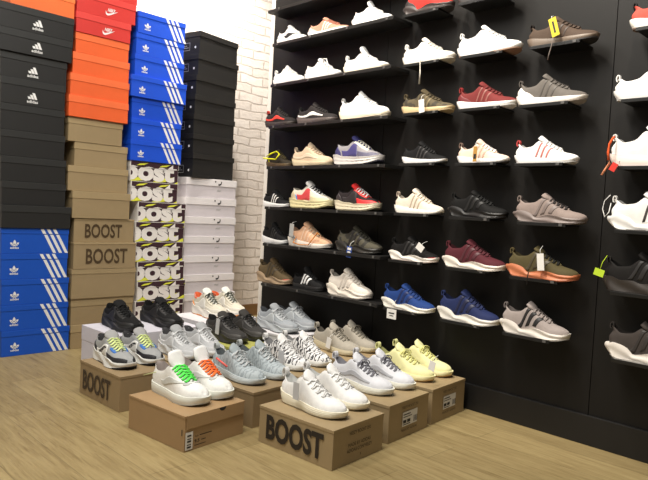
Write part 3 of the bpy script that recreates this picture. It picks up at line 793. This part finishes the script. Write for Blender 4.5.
pair('blue-grey striped knit sneaker', 'behind front box', 1.575, 1.705, 1.895, .140, 'knit', turn=3, up=rgb(160,170,174), sole=rgb(196,204,206), out=rgb(150,150,150), lace=rgb(196,200,202), tab=rgb(190,196,196), tab_s=.016, tab_w=.010, lin_=rgb(90,96,98), bow=True, nl=5, wmat=mat('zebra', rgb(172,182,186), .75, 'striped_knit', c2=rgb(146,155,160)))
pair('black and white zebra striped knit sneaker', 'in the middle', 1.878, 2.008, 1.945, .142, 'knit', up=rgb(225,225,225), sole=rgb(224,224,220), out=rgb(180,180,175), lace=rgb(230,230,230), tab=rgb(230,230,230), tab_s=.016, tab_w=.010, lin_=rgb(130,130,132), bow=True, nl=5, wmat=mat('zebra', rgb(226,226,226), .75, 'zebra_knit', c2=rgb(60,60,64)))
pair('tan grey knit sneaker', 'behind yellow pair', 2.225, 2.352, 1.955, .162, 'knit', up=rgb(166,160,148), sole=rgb(196,186,158), out=rgb(170,150,110), lace=rgb(140,134,122), tab=rgb(160,154,142), tab_s=.016, tab_w=.010, lin_=rgb(80,76,70), bow=True, nl=5)
pair('grey, black and white runner with blue patch', 'front left', 1.262, 1.392, 2.365, .142, 'wave', up=rgb(160,162,162), sole=rgb(220,220,215), out=rgb(25,25,28), lace=rgb(218,232,160), ton=rgb(165,165,165), lin_=rgb(60,60,62), bow=False, nl=6, lr=.0036,
     panels=[('mudguard', rgb(30,30,34), [(.62,.02),(.75,.02),(.88,.02),(.99,.02)], [(.56,.30),(.74,.36),(.88,.52),(.985,.62)]),
             ('side_panel', rgb(228,228,225), [(.22,.06),(.34,.06),(.46,.06),(.60,.05)], [(.18,.40),(.32,.40),(.46,.55),(.56,.70)]),
             ('heel_panel', rgb(26,26,30), [(.005,.05),(.06,.05),(.13,.05),(.19,.05)], [(.005,.62),(.06,.60),(.13,.52),(.19,.44)]),
             ('blue_patch', rgb(50,110,190), [(.62,.62),(.66,.60),(.70,.60),(.74,.64)], [(.62,.90),(.66,.92),(.70,.93),(.73,.92)]),
             ('side_swoop', rgb(30,30,34), [(.30,.10),(.38,.14),(.46,.30),(.54,.44)], [(.26,.30),(.36,.34),(.46,.44),(.54,.52)])])
pair('silver white chunky runner', 'behind the bright laced pair', 1.572, 1.706, 2.345, .142, 'wave', up=rgb(184,186,188), sole=rgb(214,216,216), out=rgb(120,120,120), lace=rgb(206,208,210), ton=rgb(170,172,174), lin_=rgb(70,70,72), bow=True, nl=6, panels=WAVE_PAN(rgb(196,198,200), rgb(214,216,218), rgb(204,206,208)))
pair('dark charcoal suede runner', 'centre of display', 1.898, 2.028, 2.425, .168, 'wave', up=rgb(56,55,54), sole=rgb(52,50,48), out=rgb(30,30,30), lace=rgb(40,40,40), ton=rgb(60,58,56), lin_=rgb(30,30,30), bow=True, nl=5, panels=WAVE_PAN(rgb(62,60,57), rgb(58,56,54), rgb(50,49,48)), L=.315)
pair('grey chunky runner', 'against wall at back', 2.205, 2.340, 2.385, .195, 'wave', up=rgb(150,156,162), sole=rgb(176,182,186), out=rgb(110,112,115), lace=rgb(170,174,178), ton=rgb(150,154,158), lin_=rgb(60,62,66), bow=True, nl=5, panels=WAVE_PAN(rgb(150,154,160), rgb(180,186,190), rgb(160,166,170)))
pair('black chunky sneaker', 'back left white box', 1.515, 1.745, 2.79, .20, 'wave', up=rgb(24,24,25), sole=rgb(26,26,27), out=rgb(20,20,20), lace=rgb(34,34,35), ton=rgb(26,26,27), lin_=rgb(14,14,14), bow=True, nl=5, panels=WAVE_PAN(rgb(22,22,22), rgb(30,30,30), rgb(25,25,25)), L=.325, wide=1.12)
pair('cream high runner with orange trim', 'back of display', 2.105, 2.235, 2.885, .20, 'wave', up=rgb(206,200,184), sole=rgb(226,222,214), out=rgb(225,140,60), lace=rgb(90,92,84), ton=rgb(222,222,214), lin_=rgb(210,100,60), bow=True, nl=5, sz=1.16,
     panels=WAVE_PAN(rgb(210,206,194), rgb(226,224,216), rgb(196,190,172))[:3] + [('heel_panel', rgb(232,140,50), [(.005,.02),(.06,.02),(.13,.02),(.19,.02)], [(.005,.40),(.06,.36),(.11,.30),(.15,.20)]),
     ('collar_trim', rgb(220,90,60), [(.02,.84),(.08,.84),(.14,.84),(.2,.84)], [(.02,.98),(.08,.98),(.14,.98),(.2,.98)])])

# ------------------------------------------------------------------ wall shelves and shoes
shelf_m = mat('paint', (.010, .0095, .009), .45, 'black_shelf_board'); clip_m = mat('metal_clip', (.10, .097, .094), .4, 'steel_clip')
LZ = [1.985, 1.787, 1.557, 1.321, 1.090, .860, .648, .416]
SH = ['topmost, empty in the photo', 'second from the top', 'third from the top', 'fourth from the top', 'fifth from the top', 'sixth from the top', 'second from the bottom', 'lowest']
for i, z in enumerate(LZ):
    r = thing('wall_shelf', 'long black wall shelf by the brick wall, ' + SH[i], 'shelf', (WX, 2.365, z), 0, 'long black wall shelves')
    box('board', -.145, -.0005, -.44, .445 if i else .50, -.016, 0, shelf_m, r, .001)
    for y in (.40, .13, -.14, -.40): box('clip', -.1485, -.143, y - .006, y + .006, -.013, -.001, clip_m, r, .001)
plate_m = mat('paint', (.007, .007, .007), .4, 'dark_acrylic')
MY = [(1.745, .0), (1.43, 0), (1.115, 0)]
MZ = [1.782, 1.550, 1.323, 1.090, .857, .636, .403]; RZ = [1.548, 1.301, 1.063, .836, .614, .373]
ROWN = ['top', 'second', 'third', 'fourth', 'fifth', 'sixth', 'bottom']
COLN = ['left', 'middle', 'right']
def bracket(y, z, label, L=.2):
    r = thing('shelf_bracket', label, 'shelf', (WX, y * 1.0195, z), 0, 'small shelves holding one shoe each')
    box('plate', -.118, -.0005, -L/2, L/2, -.006, 0, plate_m, r, .001)
    box('lip', -.124, -.118, -L/2, L/2, -.009, .004, plate_m, r, .001)
    box('clip', -.127, -.124, -L/2 + .012, -L/2 + .026, -.007, .003, clip_m, r, .0006)
def wall_shoe(label, y_heel, y_toe, z, style, h=None, L=None, **k):
    y_heel *= 1.0195; y_toe *= 1.0195; L = L or (y_heel - y_toe) - .004; ext = (PROF[style]['back'] + PROF[style]['front']) * L / .30
    Ls = L - ext
    yc = (y_heel + y_toe) / 2 + (PROF[style]['front'] - PROF[style]['back']) * .5 * 0
    tot = interp(PROF[style]['zt'], .46) + .0135 + k.get('ton_h', PROF[style]['tongue'])
    sz = 1.0 if h is None else max(.78, min(1.15, h / tot))
    shift = (PROF[style]['back'] - PROF[style]['front']) / 2 * Ls / .30
    return shoe(label, (WX - .074, yc - shift, z + .0006), style, L=Ls, sz=sz, **k)
G = 'sneakers on the display wall'
W8 = (.82, .81, .79)
# left block, on the long shelves
wall_shoe('white sneaker with black side mark, leftmost on the shelf below the top one', 2.79, 2.545, LZ[1], 'run', .105, up=W8, sole=W8, stripes=BLK, stype='swoosh', lace=W8, lin_=rgb(60,60,60))
wall_shoe('brown-pink runner with white sole between two white shoes, highest shoe row', 2.53, 2.225, LZ[1], 'run', .088, up=rgb(196,140,118), sole=W8, stripes=rgb(230,210,200), heel=rgb(214,190,180), lace=rgb(180,120,100))
wall_shoe('white chunky sneaker at right end of the highest shoe shelf', 2.215, 1.945, LZ[1], 'chunk', .122, up=W8, sole=W8, stripes=W8, stype='wrap', ton_h=.03)
wall_shoe('plain white knit sneaker at left end of the second shoe shelf', 2.806, 2.548, LZ[2], 'knit', .110, up=W8, sole=W8, tab=W8)
r = wall_shoe('white sneaker with loose lace loop, middle of the second shoe shelf', 2.54, 2.268, LZ[2], 'run', .112, up=W8, sole=W8, lace=W8)
V, F = tube_data([(.02, -.03, .085), (.03, -.04, .10), (.055, -.042, .095), (.075, -.045, .06), (.08, -.05, .02)], .003); mesh_obj('lace_end', V, F, mat('knit', W8, .8), r, True)
wall_shoe('white sneaker with tall collar and cream toe, right end of second shelf', 2.25, 1.955, LZ[2], 'run', .130, up=W8, sole=rgb(236,226,205), tab=W8, ton_h=.03, toecap=W8)
wall_shoe('black knit sneaker with red band at left end of the third shoe shelf', 2.86, 2.60, LZ[3], 'knit', .118, up=rgb(40,36,36), sole=rgb(62,54,50), band=rgb(215,70,60), tab=rgb(190,60,50))
wall_shoe('black knit sneaker with white band and grey sole, third shoe shelf', 2.585, 2.275, LZ[3], 'knit', .116, up=rgb(48,44,44), sole=rgb(98,88,84), band=rgb(235,230,225), tab=rgb(40,40,40))
wall_shoe('cream white knit sneaker at right end of the third shoe shelf', 2.262, 1.93, LZ[3], 'knit', .142, up=W8, sole=rgb(246,232,205), tab=W8)
r = wall_shoe('dark olive sneaker with yellow lace loop at left end of fourth shelf', 2.835, 2.61, LZ[4], 'run', .086, up=rgb(48,42,32), sole=rgb(96,78,52), lace=rgb(70,62,40))
V, F = tube_data([(-.04, -.05, .03), (-.06, -.055, .06), (-.02, -.052, .075), (.02, -.05, .085), (.045, -.048, .07), (.02, -.052, .04), (-.05, -.055, .045), (-.09, -.054, .05)], .0045); mesh_obj('loose_lace', V, F, mat('knit', rgb(225,225,40), .8), r, True)['label'] = 'loose yellow lace'
wall_shoe('beige knit sneaker between olive and navy shoes, fourth shelf', 2.606, 2.295, LZ[4], 'knit', .128, up=rgb(206,184,158), sole=rgb(214,196,164), tab=rgb(200,180,155), band=rgb(218,200,176))
wall_shoe('navy, white and grey chunky sneaker at right end of fourth shelf', 2.287, 1.952, LZ[4], 'triple', .148, up=rgb(150,146,150), sole=rgb(205,200,196), out=rgb(60,58,70), lace=rgb(225,222,210), panels=TRI_PAN(rgb(92,90,112), rgb(70,66,120), rgb(226,222,206), rgb(58,56,100)), ton=rgb(60,60,110))
wall_shoe('black low sneaker on a white sole at left end of fifth shelf', 2.845, 2.612, LZ[5], 'run', .085, up=rgb(24,24,25), sole=W8, stripes=W8, stype='cage')
wall_shoe('cream chunky sneaker with red and blue patches, fifth shelf', 2.61, 2.272, LZ[5], 'triple', .146, up=rgb(214,206,190), sole=rgb(214,204,158), out=rgb(200,188,140), lace=rgb(30,30,34), panels=TRI_PAN(rgb(205,196,160), rgb(204,70,72), rgb(228,226,222), rgb(196,180,150)), heel=rgb(70,130,200), ton=rgb(230,228,225))
wall_shoe('red and black chunky sneaker on cream sole, right end of fifth shelf', 2.262, 1.952, LZ[5], 'triple', .134, up=rgb(40,34,36), sole=rgb(212,202,176), out=rgb(180,170,140), lace=rgb(225,225,225), panels=TRI_PAN(rgb(208,48,50), rgb(44,38,40), rgb(206,50,48), rgb(50,44,46)), ton=rgb(210,50,50))
wall_shoe('black sneaker on a white sole at left end of sixth shelf', 2.84, 2.612, LZ[6], 'run', .118, up=rgb(22,22,23), sole=rgb(225,225,225), stripes=rgb(40,40,40))
r = wall_shoe('peach runner with white sole and loose orange lace, sixth shelf', 2.606, 2.272, LZ[6], 'run', .134, up=rgb(212,168,136), sole=rgb(225,218,208), lace=rgb(196,176,150), stripes=rgb(228,196,170), stype='cage', heel=rgb(150,150,150))
V, F = tube_data([(-.07, -.046, .05), (-.075, -.062, .02), (-.02, -.066, .012), (.05, -.066, .016), (.075, -.058, .05), (.10, -.05, .085), (.12, -.056, .075)], .003); mesh_obj('loose_lace', V, F, mat('knit', rgb(205,130,60), .8), r, True)['label'] = 'loose orange lace'
wall_shoe('black and olive patterned sneaker at right end of sixth shelf', 2.245, 1.925, LZ[6], 'chunk', .132, up=rgb(52,50,42), sole=rgb(40,38,34), wmat=mat('camo', rgb(72,68,54), .8, 'dark_camo', c2=rgb(40,38,34)), stripes=rgb(34,32,30), stype='wrap')
wall_shoe('olive brown sneaker on tan sole at left end of lowest shelf', 2.873, 2.562, LZ[7], 'chunk', .142, up=rgb(92,78,56), sole=rgb(158,136,110), panels=[('toe_trim', rgb(200,90,76), [(.86,.02),(.90,.02),(.95,.02),(.995,.02)], [(.86,.12),(.90,.20),(.95,.26),(.985,.30)])], stripes=rgb(70,60,44), stype='wrap', tab=rgb(90,76,55), ton=rgb(96,80,56))
wall_shoe('black sneaker with bold white side stripes, lowest left shelf', 2.552, 2.305, LZ[7], 'court', .118, up=rgb(24,24,25), sole=rgb(30,30,31), stripes=rgb(240,240,240), stype='bold')
wall_shoe('white chunky sneaker at right end of the lowest left shelf', 2.292, 1.975, LZ[7], 'chunk', .144, up=rgb(220,212,202), sole=rgb(226,218,206), stripes=rgb(205,196,186), stype='wrap', tab=rgb(220,210,200))
# middle block, one small shelf each
M = [
 [('black and red sneaker at the top of the middle block, cut by the frame', 1.887, 1.60, 'chunk', .12, dict(up=rgb(190,50,44), sole=rgb(58,50,48), heel=rgb(50,44,44), lace=rgb(30,30,30))),
  ('dark sneaker mostly above the frame, second in the top row', 1.585, 1.30, 'run', .12, dict(up=rgb(40,38,38), sole=rgb(60,56,54)))],
 [('white knit runner with a long lace hanging below its shelf', 1.869, 1.578, 'run', .120, dict(up=rgb(226,222,212), sole=rgb(236,232,222), tab=W8, stripes=rgb(232,228,220), stype='cage', lace=rgb(200,196,186))),
  ('bright white runner between the hanging-lace shoe and the taupe shoe', 1.570, 1.262, 'run', .128, dict(up=W8, sole=W8, out=rgb(150,120,100), tab=W8, stripes=W8, stype='cage')),
  ('taupe brown sneaker with a yellow tag, top right of the middle block', 1.245, .958, 'run', .112, dict(up=rgb(78,64,54), sole=rgb(112,98,85), out=rgb(40,36,34), tab=rgb(40,36,34), stripes=rgb(66,54,46), stype='cage'))],
 [('olive sneaker on tan sole with a white tag', 1.858, 1.567, 'run', .110, dict(up=rgb(84,74,54), sole=rgb(208,184,140), wmat=mat('camo', rgb(84,74,52), .8, 'olive_camo', c2=rgb(56,50,37)), tab=rgb(84,74,54), stripes=rgb(128,112,80), stype='cage')),
  ('red runner with white sole, middle of the second full row', 1.556, 1.268, 'run', .114, dict(up=rgb(114,46,45), sole=W8, stripes=rgb(140,84,76), stype='cage', heel=rgb(110,40,42), tab=rgb(150,50,50))),
  ('grey knit runner with white sole and loop collar', 1.276, .985, 'run', .120, dict(up=rgb(102,97,92), sole=rgb(236,230,222), stripes=rgb(82,77,72), stype='cage', heel=rgb(224,220,214), tab=rgb(90,86,82), lin_=rgb(70,66,62), out=rgb(140,130,120)))],
 [('black runner with three stripes and bright white sole', 1.840, 1.588, 'run', .102, dict(up=rgb(22,22,23), sole=W8, stripes=rgb(54,52,52), stype='cage', out=rgb(40,40,40))),
  ('blush pink runner with white sole and gold tag', 1.538, 1.285, 'run', .102, dict(up=rgb(226,200,182), sole=W8, stripes=rgb(206,170,150), stype='cage', tab=rgb(120,100,90), lace=W8, out=rgb(60,56,54))),
  ('white runner with thin red side stripes', 1.268, 1.000, 'run', .108, dict(up=W8, sole=W8, stripes=rgb(196,110,104), stype='cage', tab=rgb(200,80,80), lace=W8))],
 [('off-white runner with beige stripes and white sole', 1.868, 1.589, 'run', .116, dict(up=rgb(220,208,192), sole=rgb(240,236,228), stripes=rgb(180,165,145), stype='cage', tab=rgb(180,165,150), out=rgb(60,56,54))),
  ('all black chunky sneaker beside the off-white runner', 1.573, 1.275, 'chunk', .124, dict(up=rgb(16,16,16), sole=rgb(19,18,18), stripes=rgb(12,12,12), stype='wrap', tab=rgb(28,28,28))),
  ('grey mauve chunky sneaker, right end of the fourth full row', 1.262, .950, 'chunk', .122, dict(up=rgb(142,128,122), sole=rgb(124,112,108), stripes=rgb(120,108,104), stype='wrap', tab=rgb(130,118,112), lace=rgb(52,48,48)))],
 [('black sneaker on white sole with red toe edge', 1.891, 1.60, 'chunk', .118, dict(up=rgb(18,17,17), sole=rgb(228,222,214), stripes=rgb(34,34,34), stype='wrap', tab=rgb(26,26,26), out=rgb(205,190,180), panels=[('toe_trim', rgb(205,60,52), [(.84,.02),(.90,.02),(.95,.02),(.995,.02)], [(.84,.10),(.90,.20),(.95,.26),(.985,.30)])])),
  ('maroon sneaker on a white sculpted sole', 1.587, 1.268, 'chunk', .132, dict(up=rgb(82,34,42), sole=rgb(222,214,204), stripes=rgb(74,30,38), stype='wrap', tab=rgb(90,40,48))),
  ('olive sneaker on an orange sole with white tag', 1.279, .965, 'chunk', .132, dict(up=rgb(80,72,46), sole=rgb(196,118,80), stripes=rgb(70,62,42), stype='wrap', tab=rgb(90,80,52), lace=rgb(30,30,28), out=rgb(160,90,60)))],
 [('royal blue sneaker on white sole with price tag, bottom row', 1.918, 1.602, 'chunk', .126, dict(up=rgb(34,62,122), sole=rgb(226,222,212), stripes=rgb(22,40,90), stype='wrap', tab=rgb(40,68,130))),
  ('dark navy sneaker on white sole, middle of the bottom row', 1.597, 1.280, 'chunk', .144, dict(up=rgb(34,44,84), sole=rgb(220,216,208), stripes=rgb(22,28,60), stype='wrap', tab=rgb(40,52,94))),
  ('light grey sneaker with wide black side bands, right end of bottom row', 1.290, .985, 'chunk', .140, dict(up=rgb(156,146,142), sole=rgb(218,212,204), stripes=rgb(28,27,28), stype='wrap', tab=rgb(120,112,110)))],
]
for i, row in enumerate(M):
    for j, (lab, ya, yb, st, h, k) in enumerate(row):
        z = MZ[i] + (0, -.004, -.010)[j]; h *= .94 if st == 'chunk' else 1
        bracket((ya + yb)/2 + .01, z, 'small dark shelf holding the ' + lab.split(',')[0].split(' with ')[0].split(' on ')[0].split(' at the ')[0].split(' between ')[0].split(' hanging below')[0] + (', %s row' % ROWN[i]))
        wall_shoe(lab, ya, yb, z, st, h, **k)
R_ = [
 ('red runner on white sole at the top right edge of the photo', .860, .565, 'run', .115, dict(up=rgb(200,84,72), sole=rgb(240,236,228), out=rgb(120,100,90), tab=rgb(40,40,40))),
 ('bright white knit sneaker at the right edge, second from top', .897, .59, 'knit', .115, dict(up=W8, sole=W8, tab=W8)),
 ('bright white sneaker with orange strap at the right edge', .894, .58, 'knit', .148, dict(up=W8, sole=rgb(240,226,218), tab=W8)),
 ('white sneaker with black patch at the right edge', .892, .575, 'chunk', .138, dict(up=W8, sole=W8, stripes=rgb(60,54,52), stype='tri', tab=W8, out=rgb(70,64,60))),
 ('black sneaker with ribbed sole and lime tag at the right edge', .889, .575, 'wave', .146, dict(up=rgb(24,22,21), sole=rgb(52,46,42), stripes=rgb(30,28,28), stype='wrap', tab=rgb(40,38,36))),
 ('dark grey sneaker on white sole at the lower right edge', .868, .555, 'chunk', .148, dict(up=rgb(66,60,57), sole=rgb(226,220,212), stripes=rgb(48,43,41), stype='wrap', tab=rgb(60,56,54)))]
for i, (lab, ya, yb, st, h, k) in enumerate(R_):
    bracket((ya + yb)/2 + .01, RZ[i], 'small right-edge shelf holding the ' + lab.split(' at the ')[0].split(' with ')[0].split(' on ')[0])
    wall_shoe(lab, ya, yb, RZ[i], st, h, **k)

# ------------------------------------------------------------------ tags, straps, hanging laces
def ray(px, py): return fw + r2*((px-324)/FPX) - u2*((py-240)/FPX)
def atX(px, py, X): d = ray(px, py); return Vector((0, 0, CH)) + d*(X/d.x)
def hang_tag(label, c, w, h, col, tilt=0, axis='wall', string=None, cat='tag', marks=None, rise=.03):
    r = thing('price_tag' if cat == 'tag' else 'tag', label, cat, c, 0)
    rz = 0 if axis == 'wall' else math.radians(35)
    r.rotation_euler = (tilt, 0, rz)
    box('card', -.0007, .0007, -w/2, w/2, -h/2, h/2, mat('paper', col, .6, 'tag_card'), r)
    V, F = tube_data([(0, 0, h/2 - .002), (.006, .002, h/2 + rise*.5), (.034, .004, h/2 + rise)], .0012, 5)
    mesh_obj('string', V, F, mat('knit', string or (.7, .7, .68), .8), r, True)
    if marks:
        for (y, z, ww, hh, cc) in marks:
            mesh_obj('print', [(-.0012, y+ww/2, z-hh/2), (-.0012, y-ww/2, z-hh/2), (-.0012, y-ww/2, z+hh/2), (-.0012, y+ww/2, z+hh/2)], [(0,1,2,3)], mat('ink', cc, .6), r)
    return r
PAPER = (.78, .77, .74)
XT = WX - .140
hang_tag('white price tag hanging below the royal blue sneaker', atX(391.5, 314, XT), .056, .046, PAPER, 0, marks=[(0, .004, .034, .006, BLK), (0, -.008, .024, .004, BLK)], rise=.04)
hang_tag('blue and white tag hanging from the olive patterned sneaker', atX(349, 252, XT), .034, .056, rgb(40, 74, 150), .1, marks=[(.0, .016, .024, .012, WHT), (0, -.004, .02, .014, WHT)], rise=.03)
hang_tag('white tag on the side of the olive tan-soled sneaker', atX(421.5, 106, XT), .030, .060, PAPER, -.12)
hang_tag('white tag on top of the black red-toed sneaker', atX(420, 247.5, XT), .040, .032, PAPER, .6, rise=.015)
hang_tag('white tag on the olive sneaker with orange sole', atX(540.5, 262, XT), .028, .066, PAPER, -.12)
hang_tag('yellow and black tag on the taupe brown sneaker', atX(554, 27, XT), .030, .074, rgb(215, 190, 40), -.3, marks=[(0, 0, .007, .046, BLK)], rise=.02)
hang_tag('gold and black tag on the blush pink runner', atX(475, 154, XT), .018, .064, rgb(176, 132, 60), 0, marks=[(0, -.01, .012, .02, BLK)])
hang_tag('lime green tag on the black sneaker at the right edge', atX(599, 272.5, XT), .036, .026, rgb(190, 220, 50), .25, string=rgb(190, 220, 50), rise=.05)
hang_tag('silver grey tag on the heel of the peach runner', atX(291.5, 230, XT), .034, .070, rgb(170, 170, 168), .05, rise=.012)
def hang_cord(name, label, pts, r, col, cat):
    V, F = tube_data(pts, r, 6); return tag(mesh_obj(name, V, F, mat('knit', col, .8), None, True), label, cat)
strap = hang_cord('strap', 'orange security strap hanging from the white sneaker at right edge', [atX(614.5, 137, XT+.035), atX(613, 138, XT+.02), atX(609.5, 144, XT), atX(608, 152, XT), atX(608.5, 160, XT)], .0042, rgb(232, 96, 50), 'strap')
V, F = tube_data([atX(608.6, 159, XT), atX(609.5, 163, XT), atX(605.5, 169, XT), atX(601.5, 175, XT)], .0036, 6); mesh_obj('strap_end', V, F, mat('knit', rgb(240, 160, 120), .8), strap, True)['label'] = 'pale orange strap end'
hang_tag('red tag on the orange strap at the right edge', atX(613.5, 167, XT), .022, .030, rgb(215, 50, 40), .5, cat='tag', rise=.012)
hang_cord('hanging_lace', 'white lace hanging down from the hanging-lace white runner', [atX(419.8, 52, XT), atX(420.2, 62, XT - .004), atX(420.0, 72, XT - .004), atX(419.2, 84, XT)], .0034, rgb(225, 220, 208), 'lace')
hang_cord('hanging_lace', 'thin grey lace hanging under the taupe brown sneaker', [atX(553, 38, XT), atX(551.5, 46, XT), atX(549, 54, XT), atX(547.5, 60, XT)], .0022, rgb(120, 110, 104), 'lace')
hang_cord('hanging_lace', 'white lace loop behind the heel of the black-patched white sneaker', [atX(610.5, 195, XT+.05), atX(604.5, 201, XT+.04), atX(602.5, 209, XT+.04), atX(604.5, 217, XT+.04), atX(609, 212, XT+.04), atX(611, 203, XT+.05)], .0017, W8, 'lace')
hang_cord('hanging_lace', 'dark lace hanging below the olive orange-soled sneaker', [atX(528.5, 272, XT), atX(527, 279, XT-.004), atX(527, 285, XT-.004)], .0024, rgb(40, 36, 32), 'lace')
# tags on the floor pairs
def at(px, py, X): return atX(px, py, X)
hang_tag('grey tag clipped to the plain white front pair', at(296, 391, 1.492), .030, .062, rgb(190, 192, 196), 0, rise=.02)
hang_tag('pale grey tag on the zebra striped pair', at(281, 357, 1.812), .036, .058, rgb(200, 202, 206), 0, rise=.02)
hang_tag('white tag on the tan grey pair', at(328.5, 343, 2.162), .030, .052, PAPER, .2, rise=.02)
hang_tag('white tag on the dark charcoal pair', at(217.5, 326.5, 1.832), .030, .078, rgb(205, 205, 205), .1, rise=.012)
hang_tag('white tag between the silver and pale yellow pairs', at(432, 366, 2.130), .030, .040, PAPER, .2, rise=.02)
hang_cord('zip_tag', 'pink red zip tag on the blue-grey striped pair', [at(216.5, 358, 1.512), at(220, 361, 1.510), at(227, 366.5, 1.510)], .0045, rgb(232, 110, 104), 'tag')
hang_cord('lace_end', 'pale yellow cord beside the green laced white sneaker', [at(144, 375, 1.18), at(150, 373.5, 1.18), at(156, 372, 1.185)], .0022, rgb(206, 212, 160), 'lace')

# ------------------------------------------------------------------ light
def spot(loc, to, e, ang, blend, col, rad=.06):
    l = bpy.data.lights.new('track_spot', 'SPOT'); l.energy = e; l.spot_size = math.radians(ang); l.spot_blend = blend; l.color = col; l.shadow_soft_size = rad
    o = bpy.data.objects.new('track_spot', l); COL.objects.link(o); o.location = loc
    o.rotation_euler = (Vector(to) - Vector(loc)).to_track_quat('-Z', 'Y').to_euler()
def area(loc, e, sx, sy, col, to=None):
    l = bpy.data.lights.new('ceiling_lamp', 'AREA'); l.shape = 'RECTANGLE'; l.size = sx; l.size_y = sy; l.energy = e; l.color = col
    o = bpy.data.objects.new('ceiling_lamp', l); COL.objects.link(o); o.location = loc
    if to: o.rotation_euler = (Vector(to) - Vector(loc)).to_track_quat('-Z', 'Y').to_euler()
WARM = (1, .90, .77)
for y in (2.75, 2.05, 1.35, .65):
    spot((1.55, y, 2.95), (2.44, y, 1.5), 95, 66, .9, WARM)
spot((2.25, 3.25, 2.9), (2.8, 3.86, 1.40), 215, 110, .9, (1, .93, .84))
spot((1.4, 2.9, 2.95), (1.8, 3.86, 2.2), 58, 85, .9, (1, .93, .84))
area((.75, 1.35, 2.9), 84, 1.8, .3, (1, .95, .87))
area((.3, 2.4, 2.9), 34, 1.6, .3, (1, .95, .87))
area((-.6, .3, 2.9), 16, 1.6, .3, (1, .95, .87))
w = bpy.data.worlds.new('world'); SC.world = w; w.use_nodes = True
w.node_tree.nodes['Background'].inputs[0].default_value = (1, .95, .88, 1); w.node_tree.nodes['Background'].inputs[1].default_value = .2
SC.view_settings.view_transform = 'Standard'; SC.view_settings.look = 'None'; SC.view_settings.exposure = 0; SC.view_settings.gamma = 1
SC.view_settings.use_curve_mapping = False
